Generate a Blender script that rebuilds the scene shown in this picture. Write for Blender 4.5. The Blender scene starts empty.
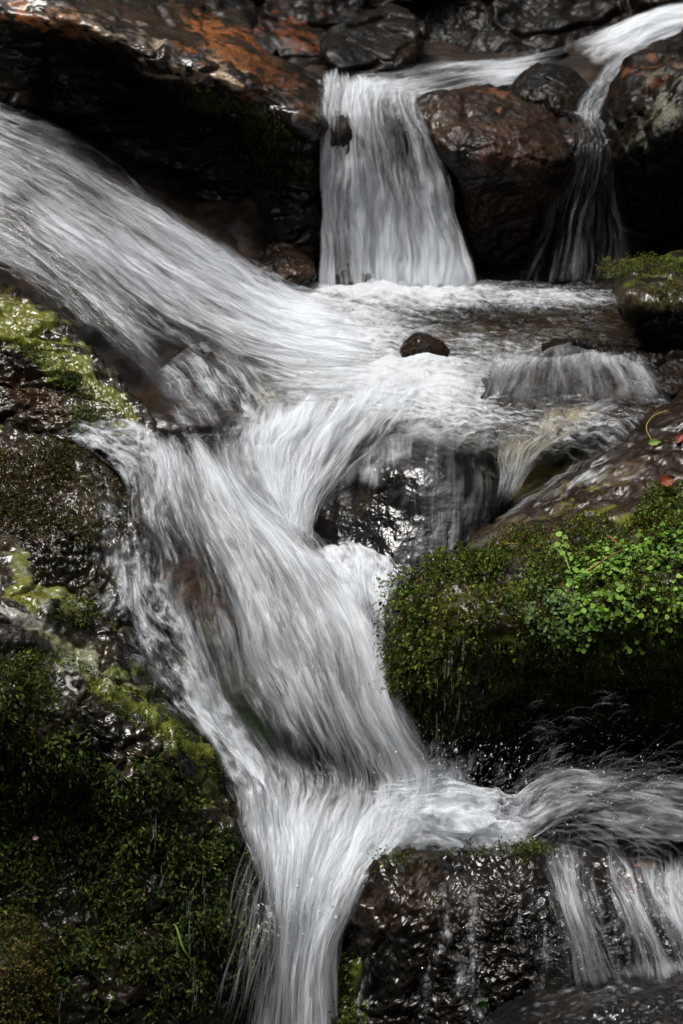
import bpy, math
import numpy as np

SC = bpy.context.scene
COL = SC.collection
rng = np.random.default_rng(7)

# ------------------------------------------------------------------ camera model
W, H = 683, 1024
VF = math.radians(24.0)
F = (H / 2) / math.tan(VF / 2)
PITCH = math.radians(18.0)
CAM = np.array([0.0, 0.0, 2.2])
FWD = np.array([0, math.cos(PITCH), -math.sin(PITCH)])
UP = np.array([0, math.sin(PITCH), math.cos(PITCH)])
RT = np.array([1.0, 0, 0])
POOL_Z = 2.2 - 1.283


def P(px, py, Y):
    """photo position + distance (world Y) -> world point"""
    px, py, Y = np.broadcast_arrays(np.asarray(px, float), np.asarray(py, float), np.asarray(Y, float))
    a = (px - W / 2) / F
    b = (H / 2 - py) / F
    d = FWD + a[..., None] * RT + b[..., None] * UP
    t = Y / d[..., 1]
    return CAM + d * t[..., None]


def PIX(p):
    q = p - CAM
    w = q @ FWD
    return np.stack([W / 2 + F * (q @ RT) / w, H / 2 - F * (q @ UP) / w], -1)


# ------------------------------------------------------------------ noise
def _h(ix, iy, iz, seed):
    with np.errstate(over='ignore'):
        h = (ix.astype(np.uint32) * np.uint32(374761393)) ^ (iy.astype(np.uint32) * np.uint32(668265263)) ^ (iz.astype(np.uint32) * np.uint32(2147483647)) ^ np.uint32((seed * 1013904223) & 0xffffffff)
        h = (h ^ (h >> np.uint32(13))) * np.uint32(1274126177)
        h = (h ^ (h >> np.uint32(16))) * np.uint32(2246822519)
        return h ^ (h >> np.uint32(15))


_G = np.array([[1, 1, 0], [-1, 1, 0], [1, -1, 0], [-1, -1, 0], [1, 0, 1], [-1, 0, 1], [1, 0, -1], [-1, 0, -1],
               [0, 1, 1], [0, -1, 1], [0, 1, -1], [0, -1, -1], [1, 1, 0], [-1, 1, 0], [0, -1, 1], [0, -1, -1]], float)


def gnoise(p, seed=0):
    i = np.floor(p).astype(np.int64)
    f = p - i
    w = f * f * f * (f * (f * 6 - 15) + 10)
    r = 0
    for dx in (0, 1):
        for dy in (0, 1):
            for dz in (0, 1):
                g = _G[_h(i[..., 0] + dx, i[..., 1] + dy, i[..., 2] + dz, seed) & np.uint32(15)]
                dd = g[..., 0] * (f[..., 0] - dx) + g[..., 1] * (f[..., 1] - dy) + g[..., 2] * (f[..., 2] - dz)
                wx = w[..., 0] if dx else 1 - w[..., 0]
                wy = w[..., 1] if dy else 1 - w[..., 1]
                wz = w[..., 2] if dz else 1 - w[..., 2]
                r = r + dd * wx * wy * wz
    return r


def fbm(p, oct=5, seed=0, gain=0.5, ridged=False):
    s, a, n = 0, 1.0, 0
    q = p.copy()
    for o in range(oct):
        v = gnoise(q, seed + o * 17)
        if ridged:
            v = 0.5 - np.abs(v) * 1.6
        s = s + a * v
        n += a
        a *= gain
        q = q * 2.03 + 13.7
    return s / n


def cells(p, seed=0):
    """voronoi: a flat random height per cell + distance to the border"""
    i = np.floor(p).astype(np.int64)
    f1 = np.full(p.shape[:-1], 9.0)
    f2 = np.full(p.shape[:-1], 9.0)
    hv = np.zeros(p.shape[:-1])
    for dx in (-1, 0, 1):
        for dy in (-1, 0, 1):
            for dz in (-1, 0, 1):
                c = i + np.array([dx, dy, dz])
                h = _h(c[..., 0], c[..., 1], c[..., 2], seed)
                jx = (h & np.uint32(1023)) / 1023.0
                jy = ((h >> np.uint32(10)) & np.uint32(1023)) / 1023.0
                jz = ((h >> np.uint32(20)) & np.uint32(1023)) / 1023.0
                d = (c[..., 0] + jx - p[..., 0]) ** 2 + (c[..., 1] + jy - p[..., 1]) ** 2 + (c[..., 2] + jz - p[..., 2]) ** 2
                nearer = d < f1
                f2 = np.where(nearer, f1, np.minimum(f2, d))
                hv = np.where(nearer, jx, hv)
                f1 = np.where(nearer, d, f1)
    return hv, np.sqrt(f2) - np.sqrt(f1)


def smooth(x, a, b):
    t = np.clip((x - a) / (b - a), 0, 1)
    return t * t * (3 - 2 * t)


def uvn(u, v, su, sv, seed, oct=3):
    return fbm(np.stack([u * su, v * sv, np.full_like(u, seed * 3.17)], -1), oct, seed)


# ------------------------------------------------------------------ mesh helpers
def make_mesh(name, V, Fq, mats, parent=None, attrs=None, uv=None, smooth_=True, midx=None, center=True):
    V = np.asarray(V, np.float64).reshape(-1, 3)
    c = np.zeros(3)
    if parent is not None:
        c = np.array(parent.location)
    elif center:
        c = np.array([V[:, 0].mean(), V[:, 1].mean(), V[:, 2].min()])
    me = bpy.data.meshes.new(name)
    n, k = Fq.shape
    me.vertices.add(len(V))
    me.vertices.foreach_set('co', (V - c).astype(np.float32).ravel())
    me.loops.add(n * k)
    me.loops.foreach_set('vertex_index', Fq.astype(np.int32).ravel())
    me.polygons.add(n)
    me.polygons.foreach_set('loop_start', np.arange(0, n * k, k, dtype=np.int32))
    me.polygons.foreach_set('loop_total', np.full(n, k, np.int32))
    if smooth_:
        me.polygons.foreach_set('use_smooth', np.ones(n, bool))
    if midx is not None:
        me.polygons.foreach_set('material_index', midx.astype(np.int32))
    for m in (mats if isinstance(mats, (list, tuple)) else [mats]):
        me.materials.append(m)
    me.update(calc_edges=True)
    for an, av in (attrs or {}).items():
        if av.ndim == 1:
            at = me.attributes.new(an, 'FLOAT', 'POINT')
            at.data.foreach_set('value', av.astype(np.float32))
        else:
            at = me.attributes.new(an, 'FLOAT_COLOR', 'POINT')
            at.data.foreach_set('color', av.astype(np.float32).ravel())
    if uv is not None:
        l = me.uv_layers.new(name='flow')
        l.data.foreach_set('uv', uv[Fq.ravel()].astype(np.float32).ravel())
    me.validate()
    o = bpy.data.objects.new(name, me)
    COL.objects.link(o)
    if parent is not None:
        o.parent = parent
    else:
        o.location = c
    return o


def tag(o, label=None, cat=None, group=None, kind=None):
    if label: o['label'] = label
    if cat: o['category'] = cat
    if group: o['group'] = group
    if kind: o['kind'] = kind
    return o


def grid_faces(nr, nc, wrap=False, base=0):
    r, c = np.meshgrid(np.arange(nr - 1), np.arange(nc if wrap else nc - 1), indexing='ij')
    c2 = (c + 1) % nc
    return (np.stack([r * nc + c, r * nc + c2, (r + 1) * nc + c2, (r + 1) * nc + c], -1).reshape(-1, 4)) + base


def grid_normals(V, wrap=False):
    if wrap:
        dc = np.roll(V, -1, 1) - np.roll(V, 1, 1)
    else:
        dc = np.gradient(V, axis=1)
    dr = np.gradient(V, axis=0)
    n = np.cross(dc, dr)
    return n / (np.linalg.norm(n, axis=-1, keepdims=True) + 1e-12)


class TPS:
    def __init__(s, ctrl, smooth_=1e-4):
        c = np.array(ctrl, float)
        s.m, s.sd = c[:, :2].mean(0), 300.0
        s.x = (c[:, :2] - s.m) / s.sd
        n = len(c)
        K = s.k(s.x, s.x) + np.eye(n) * smooth_
        Pm = np.hstack([np.ones((n, 1)), s.x])
        A = np.block([[K, Pm], [Pm.T, np.zeros((3, 3))]])
        s.w = np.linalg.solve(A, np.concatenate([c[:, 2], np.zeros(3)]))

    @staticmethod
    def k(a, b):
        d = np.linalg.norm(a[:, None] - b[None], axis=-1)
        return d * d * np.log(d + 1e-9)

    def __call__(s, px, py):
        q = (np.stack([np.ravel(px), np.ravel(py)], -1) - s.m) / s.sd
        out = np.empty(len(q))
        for i in range(0, len(q), 60000):
            b = q[i:i + 60000]
            out[i:i + 60000] = s.k(b, s.x) @ s.w[:-3] + s.w[-3] + b @ s.w[-2:]
        return out.reshape(np.shape(px))


def cr(A, t):
    """Catmull-Rom of control values A (n, ...) at parameters t in 0..1"""
    n = len(A)
    x = np.clip(t, 0, 1) * (n - 1)
    i = np.minimum(x.astype(int), n - 2)
    f = (x - i).reshape(-1, *([1] * (A.ndim - 1)))
    ext = np.concatenate([[2 * A[0] - A[1]], A, [2 * A[-1] - A[-2]]])
    p0, p1, p2, p3 = ext[i], ext[i + 1], ext[i + 2], ext[i + 3]
    return 0.5 * (2 * p1 + (p2 - p0) * f + (2 * p0 - 5 * p1 + 4 * p2 - p3) * f ** 2 + (3 * p1 - p0 - 3 * p2 + p3) * f ** 3)


# ------------------------------------------------------------------ materials
def nt_new(name):
    m = bpy.data.materials.new(name)
    m.use_nodes = True
    nt = m.node_tree
    nt.nodes.clear()
    return m, nt


def N(nt, t, **kw):
    n = nt.nodes.new(t)
    for k, v in kw.items():
        if k.startswith('i_'):
            n.inputs[k[2:].replace('_', ' ')].default_value = v
        else:
            setattr(n, k, v)
    return n


def math_(nt, op, a, b=None, c=None):
    n = nt.nodes.new('ShaderNodeMath')
    n.operation = op
    for i, v in enumerate((a, b, c)):
        if v is None: continue
        if isinstance(v, (int, float)): n.inputs[i].default_value = v
        else: nt.links.new(v, n.inputs[i])
    return n.outputs[0]


def mixc(nt, f, a, b, blend='MIX'):
    n = nt.nodes.new('ShaderNodeMix')
    n.data_type = 'RGBA'
    n.blend_type = blend
    for i, v in ((0, f), (6, a), (7, b)):
        if isinstance(v, (int, float)): n.inputs[i].default_value = v
        elif isinstance(v, tuple): n.inputs[i].default_value = (*v, 1)[:4]
        else: nt.links.new(v, n.inputs[i])
    return n.outputs[2]


def noise(nt, vec, scale, detail=5, rough=0.55, dist=0.0):
    n = N(nt, 'ShaderNodeTexNoise', i_Scale=scale, i_Detail=detail, i_Roughness=rough, i_Distortion=dist)
    nt.links.new(vec, n.inputs['Vector'])
    return n.outputs['Fac']


def ramp(nt, fac, stops):
    r = nt.nodes.new('ShaderNodeMapRange')
    r.interpolation_type = 'SMOOTHSTEP'
    r.inputs[1].default_value, r.inputs[2].default_value = stops[0], stops[1]
    r.inputs[3].default_value, r.inputs[4].default_value = (stops + (0, 1))[2:4] if len(stops) == 2 else stops[2:4]
    nt.links.new(fac, r.inputs[0])
    return r.outputs[0]


def rock_mat(name, dark, light, rough=(0.18, 0.4), bump=0.6, fine=130, spec=0.5, stretch=(1, 1, 1)):
    m, nt = nt_new(name)
    L = nt.links
    tc = N(nt, 'ShaderNodeTexCoord')
    mp = N(nt, 'ShaderNodeMapping')
    mp.inputs['Scale'].default_value = stretch
    L.new(tc.outputs['Object'], mp.inputs[0])
    v = mp.outputs[0]
    n1 = noise(nt, v, 9, 8, 0.62, 0.4)
    n2 = noise(nt, v, 22, 3, 0.45, 0.8)
    n3 = noise(nt, v, fine, 3, 0.5)
    mid = tuple((a + b) / 2 for a, b in zip(dark, light))
    c = mixc(nt, ramp(nt, n1, (0.36, 0.66)), dark, light)
    c = mixc(nt, ramp(nt, n2, (0.45, 0.75)), c, tuple(x * 0.35 for x in mid))
    at = N(nt, 'ShaderNodeAttribute', attribute_name='tint')
    # pigment (rust, algae, moss film) and painted pale glints with a broken edge
    brk = math_(nt, 'ADD', at.outputs['Alpha'], math_(nt, 'MULTIPLY', math_(nt, 'SUBTRACT', n2, 0.5), 1.6))
    var = mixc(nt, ramp(nt, n3, (0.35, 0.7)), at.outputs['Color'], mixc(nt, 0.55, at.outputs['Color'], dark))
    c = mixc(nt, ramp(nt, brk, (0.3, 0.62)), c, var)
    b = N(nt, 'ShaderNodeBsdfPrincipled')
    L.new(c, b.inputs['Base Color'])
    L.new(ramp(nt, n2, (0.35, 0.7, rough[0], rough[1])), b.inputs['Roughness'])
    b.inputs['Specular IOR Level'].default_value = spec
    h = math_(nt, 'ADD', math_(nt, 'MULTIPLY', n2, 0.6), math_(nt, 'MULTIPLY', n3, 0.05))
    bp = N(nt, 'ShaderNodeBump', i_Strength=bump, i_Distance=0.03)
    L.new(h, bp.inputs['Height'])
    L.new(bp.outputs[0], b.inputs['Normal'])
    o = N(nt, 'ShaderNodeOutputMaterial')
    L.new(b.outputs[0], o.inputs[0])
    return m


def leaf_mat(name, rough=0.45, trans=0.25, spec=0.4):
    m, nt = nt_new(name)
    L = nt.links
    at = N(nt, 'ShaderNodeAttribute', attribute_name='tint')
    b = N(nt, 'ShaderNodeBsdfPrincipled', i_Roughness=rough)
    b.inputs['Specular IOR Level'].default_value = spec
    L.new(at.outputs['Color'], b.inputs['Base Color'])
    t = N(nt, 'ShaderNodeBsdfTranslucent')
    L.new(at.outputs['Color'], t.inputs[0])
    mx = N(nt, 'ShaderNodeMixShader')
    mx.inputs[0].default_value = trans
    L.new(b.outputs[0], mx.inputs[1]); L.new(t.outputs[0], mx.inputs[2])
    o = N(nt, 'ShaderNodeOutputMaterial')
    L.new(mx.outputs[0], o.inputs[0])
    return m


def foam_shader(nt, normal=None):
    """aerated water: white scattering with a wet gloss"""
    L = nt.links
    d = N(nt, 'ShaderNodeBsdfDiffuse')
    d.inputs[0].default_value = (0.76, 0.80, 0.85, 1)
    t = N(nt, 'ShaderNodeBsdfTranslucent')
    t.inputs[0].default_value = (0.74, 0.79, 0.85, 1)
    mx = N(nt, 'ShaderNodeMixShader'); mx.inputs[0].default_value = 0.35
    L.new(d.outputs[0], mx.inputs[1]); L.new(t.outputs[0], mx.inputs[2])
    if normal is not None:
        L.new(normal, d.inputs['Normal'])
    return mx.outputs[0]


def water_sheet_mat(name, su=(260, 95, 22), sv=(14, 6.5, 2.4), k=1.75, film=0.45, bump=0.04, wts=(0.24, 0.33, 0.43), warp=(0.06, 0.07)):
    m, nt = nt_new(name)
    L = nt.links
    uv = N(nt, 'ShaderNodeUVMap', uv_map='flow').outputs[0]
    dens = N(nt, 'ShaderNodeAttribute', attribute_name='dens').outputs['Fac']
    wob = N(nt, 'ShaderNodeMapping'); wob.inputs['Scale'].default_value = (14, 5, 1)
    L.new(uv, wob.inputs[0])
    wn = N(nt, 'ShaderNodeTexNoise', i_Scale=1.0, i_Detail=2.0)
    L.new(wob.outputs[0], wn.inputs['Vector'])
    off = N(nt, 'ShaderNodeVectorMath', operation='MULTIPLY_ADD')
    L.new(wn.outputs['Color'], off.inputs[0])
    off.inputs[1].default_value = (*warp, 0)
    L.new(uv, off.inputs[2])
    acc = None
    for i in range(3):
        mp = N(nt, 'ShaderNodeMapping'); mp.inputs['Scale'].default_value = (su[i], sv[i], 1)
        mp.inputs['Location'].default_value = (i * 7.3, i * 3.1, i)
        L.new(off.outputs[0], mp.inputs[0])
        n = noise(nt, mp.outputs[0], 1.0, (2, 3, 3)[i], 0.55, (0.0, 0.3, 0.6)[i])
        t = math_(nt, 'MULTIPLY', math_(nt, 'SUBTRACT', n, 0.5), wts[i])
        acc = t if acc is None else math_(nt, 'ADD', acc, t)
    x = math_(nt, 'ADD', dens, math_(nt, 'MULTIPLY', math_(nt, 'MULTIPLY', acc, k * 2), ramp(nt, dens, (0.0, 0.25, 0.2, 1.0))))
    alpha = ramp(nt, x, (0.05, 1.2))
    alpha = math_(nt, 'MULTIPLY', alpha, ramp(nt, dens, (0.01, 0.14)))
    bp = N(nt, 'ShaderNodeBump', i_Strength=bump, i_Distance=0.02)
    L.new(acc, bp.inputs['Height'])
    foam = foam_shader(nt, bp.outputs[0])
    tr = N(nt, 'ShaderNodeBsdfTransparent')
    gl = N(nt, 'ShaderNodeBsdfGlossy', i_Roughness=0.22)
    L.new(bp.outputs[0], gl.inputs['Normal'])
    lw = N(nt, 'ShaderNodeFresnel', i_IOR=1.33)
    L.new(bp.outputs[0], lw.inputs['Normal'])
    ff = math_(nt, 'MULTIPLY', math_(nt, 'MULTIPLY', lw.outputs[0], film), ramp(nt, dens, (0.01, 0.12)))
    m1 = N(nt, 'ShaderNodeMixShader')
    L.new(ff, m1.inputs[0]); L.new(tr.outputs[0], m1.inputs[1]); L.new(gl.outputs[0], m1.inputs[2])
    m2 = N(nt, 'ShaderNodeMixShader')
    L.new(alpha, m2.inputs[0]); L.new(m1.outputs[0], m2.inputs[1]); L.new(foam, m2.inputs[2])
    o = N(nt, 'ShaderNodeOutputMaterial')
    L.new(m2.outputs[0], o.inputs[0])
    return m


def strand_mat(name):
    m, nt = nt_new(name)
    L = nt.links
    dens = N(nt, 'ShaderNodeAttribute', attribute_name='dens').outputs['Fac']
    foam = foam_shader(nt)
    tr = N(nt, 'ShaderNodeBsdfTransparent')
    m2 = N(nt, 'ShaderNodeMixShader')
    L.new(dens, m2.inputs[0]); L.new(tr.outputs[0], m2.inputs[1]); L.new(foam, m2.inputs[2])
    o = N(nt, 'ShaderNodeOutputMaterial')
    L.new(m2.outputs[0], o.inputs[0])
    return m


def simple_mat(name, col, rough=0.4, spec=0.5):
    m, nt = nt_new(name)
    tc = N(nt, 'ShaderNodeTexCoord')
    n = noise(nt, tc.outputs['Object'], 120, 4)
    b = N(nt, 'ShaderNodeBsdfPrincipled', i_Roughness=rough)
    b.inputs['Specular IOR Level'].default_value = spec
    nt.links.new(mixc(nt, n, tuple(c * 0.6 for c in col), tuple(min(1, c * 1.3) for c in col)), b.inputs['Base Color'])
    o = N(nt, 'ShaderNodeOutputMaterial')
    nt.links.new(b.outputs[0], o.inputs[0])
    return m


M = {}
M['black_rock'] = rock_mat('black_wet_rock', (0.003, 0.0024, 0.0018), (0.012, 0.007, 0.004), (0.32, 0.6), 0.2, 130, 0.14)
M['brown_rock'] = rock_mat('brown_wet_rock', (0.006, 0.004, 0.0025), (0.034, 0.018, 0.010), (0.28, 0.55), 0.2, 130, 0.25)
M['slab_rock'] = rock_mat('rusty_ledge_rock', (0.005, 0.004, 0.003), (0.032, 0.021, 0.013), (0.14, 0.36), 0.2, 130, 0.38)
M['boulder_rock'] = rock_mat('smooth_wet_rock', (0.004, 0.0034, 0.0028), (0.018, 0.012, 0.008), (0.12, 0.32), 0.28, 90, 0.38)
M['algae_rock'] = rock_mat('algae_rock', (0.006, 0.005, 0.003), (0.035, 0.026, 0.015), (0.12, 0.34), 0.3, 130, 0.4)
M['smooth_rock'] = rock_mat('polished_wet_rock', (0.004, 0.0038, 0.0036), (0.014, 0.011, 0.009), (0.12, 0.24), 0.1, 60)
M['bed_rock'] = rock_mat('stream_bed_rock', (0.005, 0.004, 0.003), (0.035, 0.022, 0.014), (0.5, 0.75), 0.3, 130, 0.15)
M['earth'] = rock_mat('bank_earth', (0.012, 0.014, 0.006), (0.035, 0.035, 0.018), (0.7, 0.95), 0.8)
M['leaf'] = leaf_mat('moss_leaf', 0.6, 0.25, 0.12)
M['leaf_bright'] = leaf_mat('herb_leaf', 0.5, 0.3, 0.2)
M['sheet'] = water_sheet_mat('white_water')
M['veil'] = water_sheet_mat('thin_veil_water', (240, 85, 22), (10, 4.5, 1.8), 2.0, 0.4, 0.04, (0.24, 0.33, 0.43))
M['film'] = water_sheet_mat('clear_film_water', (170, 60, 20), (16, 6, 2.2), 1.0, 0.8, 0.06, (0.25, 0.4, 0.35))
M['froth'] = water_sheet_mat('frothing_water', (90, 32, 11), (30, 11, 5), 2.9, 0.4, 0.25, (0.3, 0.35, 0.35), (0.09, 0.09))
M['strand'] = strand_mat('water_strand')


# ------------------------------------------------------------------ rocks
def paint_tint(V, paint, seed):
    """natural pigment and some painted sky glints: blobs (px,py,rx,ry,(r,g,b),strength) laid on the surface, edges broken by noise"""
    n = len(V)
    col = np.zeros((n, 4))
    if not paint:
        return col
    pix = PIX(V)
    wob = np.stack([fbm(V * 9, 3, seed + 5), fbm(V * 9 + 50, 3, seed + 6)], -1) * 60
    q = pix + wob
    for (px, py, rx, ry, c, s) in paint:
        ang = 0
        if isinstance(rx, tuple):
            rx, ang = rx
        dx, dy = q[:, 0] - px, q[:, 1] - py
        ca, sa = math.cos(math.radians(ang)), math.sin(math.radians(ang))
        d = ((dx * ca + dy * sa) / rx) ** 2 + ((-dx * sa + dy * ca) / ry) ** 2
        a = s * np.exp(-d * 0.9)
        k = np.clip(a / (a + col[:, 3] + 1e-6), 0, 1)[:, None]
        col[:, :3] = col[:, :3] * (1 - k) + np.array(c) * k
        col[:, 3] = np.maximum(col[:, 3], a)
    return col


def closed_outline(pts, n):
    p = np.array(pts, float)
    m = len(p)
    idx = np.arange(m)
    t = np.linspace(0, m, m * 24, endpoint=False)
    i = t.astype(int)
    f = (t - i)[:, None]
    p0, p1, p2, p3 = p[(i - 1) % m], p[i % m], p[(i + 1) % m], p[(i + 2) % m]
    q = 0.5 * (2 * p1 + (p2 - p0) * f + (2 * p0 - 5 * p1 + 4 * p2 - p3) * f ** 2 + (3 * p1 - p0 - 3 * p2 + p3) * f ** 3)
    q = np.vstack([q, q[:1]])
    s = np.concatenate([[0], np.cumsum(np.linalg.norm(np.diff(q, axis=0), axis=1))])
    u = np.linspace(0, s[-1], n, endpoint=False)
    return np.stack([np.interp(u, s, q[:, 0]), np.interp(u, s, q[:, 1])], -1)


ROCKS = {}


def rock(name, label, outline, ctrl, mat, center=None, rim=0.08, thick=0.3, nt_=320, nr=110, amp=0.02, freq=5.0,
         blocky=0.0, bfreq=7.0, fine=0.006, ridged=0.0, paint=None, seed=1, cat='rock', strata=None, group=None):
    out = closed_outline(outline, nt_)
    c = np.array(center if center else out.mean(0), float)
    D = TPS(ctrl)
    s = np.linspace(0.004, 1, nr) ** 0.8
    px = c[0] + (out[None, :, 0] - c[0]) * s[:, None]
    py = c[1] + (out[None, :, 1] - c[1]) * s[:, None]
    d = D(px, py)
    nb = 26
    sb = np.linspace(1, 0.01, nb + 1)[1:]
    pxb = c[0] + (out[None, :, 0] - c[0]) * sb[:, None]
    pyb = c[1] + (out[None, :, 1] - c[1]) * sb[:, None]
    edge = d[-1] + rim
    front = P(px, py, d + rim * (1 - np.sqrt(np.clip(1 - s ** 5, 0, 1)))[:, None])
    dm = np.maximum(D(pxb, pyb), edge[None] * 0.5 + D(pxb, pyb) * 0.5)
    back = P(pxb, pyb, dm + rim + thick * np.sqrt(1 - sb ** 2)[:, None])
    V = np.concatenate([front, back], 0)
    Nn = grid_normals(V, True)
    mid = V[:nr].reshape(-1, 3).mean(0)
    if np.mean(np.sum((CAM - V[nr // 2]) * Nn[nr // 2], -1)) < 0:
        Nn = -Nn
        flip = True
    else:
        flip = False
    q = V + seed * 11.3
    if strata is not None:
        q2 = q * np.array(strata)
    else:
        q2 = q
    disp = amp * fbm(q2 * freq, 5, seed) * 2
    if ridged:
        disp = disp + ridged * fbm(q2 * freq * 1.7, 4, seed + 3, 0.5, True)
    if blocky:
        hv, ed = cells(q2 * bfreq + 0.35 * fbm(q * bfreq, 3, seed + 9)[..., None], seed + 8)
        disp = disp + blocky * (hv - 0.5) * smooth(ed, 0.0, 0.12) - blocky * 0.5 * (1 - smooth(ed, 0, 0.1))
    disp = disp + fine * fbm(q * freq * 8, 4, seed + 4, 0.6) * 2
    V = V + Nn * disp[..., None]
    nn = V.shape[0]
    Fq = grid_faces(nn, nt_, True)
    if flip:
        Fq = Fq[:, ::-1]
    # caps
    flat = V.reshape(-1, 3)
    Vf = flat
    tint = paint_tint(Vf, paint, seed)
    capF = []
    v0 = len(Vf)
    Vf = np.vstack([Vf, V[0].mean(0), V[-1].mean(0)])
    tint = np.vstack([tint, tint[:1], tint[-1:]])
    o = make_mesh(name, Vf, Fq, mat, attrs={'tint': tint})
    tag(o, label, cat, group)
    Nf = grid_normals(V, True)
    if flip: Nf = -Nf
    ROCKS[o.name] = dict(o=o, V=V[:nr], N=Nf[:nr])
    return o


# ------------------------------------------------------------------ moss & leaves
def area_weights(V):
    dr = np.linalg.norm(np.gradient(V, axis=0), axis=-1)
    dc = np.linalg.norm(np.roll(V, -1, 1) - np.roll(V, 1, 1), axis=-1) / 2
    return dr * dc


def blob_mask(pix, blobs):
    m = np.zeros(len(pix))
    for b in blobs:
        px, py, rx, ry, s = b[:5]
        ang = b[5] if len(b) > 5 else 0
        dx, dy = pix[:, 0] - px, pix[:, 1] - py
        ca, sa = math.cos(math.radians(ang)), math.sin(math.radians(ang))
        d = ((dx * ca + dy * sa) / rx) ** 2 + ((-dx * sa + dy * ca) / ry) ** 2
        m = np.maximum(m, s * np.clip(1.6 - 1.3 * d, 0, 1))
    return m


def leaves(name, parent, base, dirs, nrm, length, width, pal, lift=0.0, fold=0.25, seed=0, mat=None, curl=0.3):
    """one folded kite per leaf; all leaves of one plant cover in one mesh"""
    r = np.random.default_rng(seed)
    n = len(base)
    dirs = dirs / (np.linalg.norm(dirs, axis=1, keepdims=True) + 1e-9)
    side = np.cross(dirs, nrm)
    side /= (np.linalg.norm(side, axis=1, keepdims=True) + 1e-9)
    upv = np.cross(side, dirs)
    length = length[:, None]; width = width[:, None]
    b = base + upv * lift
    midp = b + dirs * length * 0.5
    tip = b + dirs * length - upv * length * curl * 0.4
    l = midp + side * width * 0.5 + upv * width * fold
    rr = midp - side * width * 0.5 + upv * width * fold
    V = np.stack([b, l, tip, rr], 1).reshape(-1, 3)
    Fq = np.arange(n * 4).reshape(n, 4)
    pal = np.array(pal)
    ci = r.integers(0, len(pal), n)
    col = pal[ci] * r.uniform(0.6, 1.35, (n, 1))
    clump = 0.75 + 1.2 * np.clip(fbm(base * 16, 3, seed + 2) + 0.25, 0, 0.6)
    col = np.clip(col * clump[:, None], 0, 1)
    c4 = np.concatenate([np.repeat(col, 4, 0), np.ones((n * 4, 1))], 1)
    return make_mesh(name, V, Fq, mat or M['leaf'], parent=parent, attrs={'tint': c4}, smooth_=False)


def moss_on(rk, n, blobs, pal, size=(0.004, 0.008), hang=0.4, chain=(1, 3), clumpy=0.5, out=0.012, seed=3, name='moss', aspect=0.55, mat=None):
    R = ROCKS[rk.name]
    V = R['V'].reshape(-1, 3); Nn = R['N'].reshape(-1, 3)
    pix = PIX(V)
    w = area_weights(R['V']).ravel() * blob_mask(pix, blobs)
    cl = fbm(V * 14, 4, seed) + 0.6 * fbm(V * 45, 2, seed + 1)
    w = w * np.clip(0.5 + clumpy * 3.0 * cl, 0.0, 1.5)
    w = np.maximum(w, 0)
    r = np.random.default_rng(seed)
    i = r.choice(len(V), n, p=w / w.sum())
    base = V[i] + r.normal(0, 0.004, (n, 3)) + Nn[i] * (r.uniform(0, 1, (n, 1)) ** 1.5 * out * (1 + 1.5 * np.clip(cl[i], -0.4, 1))[:, None])
    nr_ = Nn[i]
    B, Dd, NN, LL = [], [], [], []
    steps = r.integers(chain[0], chain[1] + 1, n)
    pos = base.copy()
    h = hang * (1 - 0.7 * np.clip(nr_[:, 2], 0, 1))
    main = nr_ * (1 - h)[:, None] + np.array([0, 0, -1.0]) * h[:, None] + r.normal(0, 0.35, (n, 3))
    main /= np.linalg.norm(main, axis=1, keepdims=True)
    L0 = r.uniform(size[0], size[1], n)
    for k in range(chain[1]):
        act = steps > k
        d = main[act] + r.normal(0, 0.55, (act.sum(), 3))
        B.append(pos[act]); Dd.append(d); NN.append(nr_[act] + r.normal(0, 0.5, (act.sum(), 3))); LL.append(L0[act] * (1 - 0.08 * k))
        pos = pos + main * (L0 * 0.75)[:, None]
        main = main + np.array([0, 0, -0.16 * hang])
        main /= np.linalg.norm(main, axis=1, keepdims=True)
    B, Dd, NN, LL = map(np.concatenate, (B, Dd, NN, LL))
    return leaves(name, rk, B, Dd, NN, LL, LL * aspect * r.uniform(0.7, 1.3, len(LL)), pal, seed=seed, mat=mat)


# ------------------------------------------------------------------ water
def sample_grid(A, u, v):
    nv, nu = A.shape[:2]
    x = np.clip(u, 0, 1) * (nu - 1); y = np.clip(v, 0, 1) * (nv - 1)
    i = np.minimum(x.astype(int), nu - 2); j = np.minimum(y.astype(int), nv - 2)
    fx = x - i; fy = y - j
    if A.ndim == 3:
        fx = fx[..., None]; fy = fy[..., None]
    return (A[j, i] * (1 - fx) + A[j, i + 1] * fx) * (1 - fy) + (A[j + 1, i] * (1 - fx) + A[j + 1, i + 1] * fx) * fy


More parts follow.
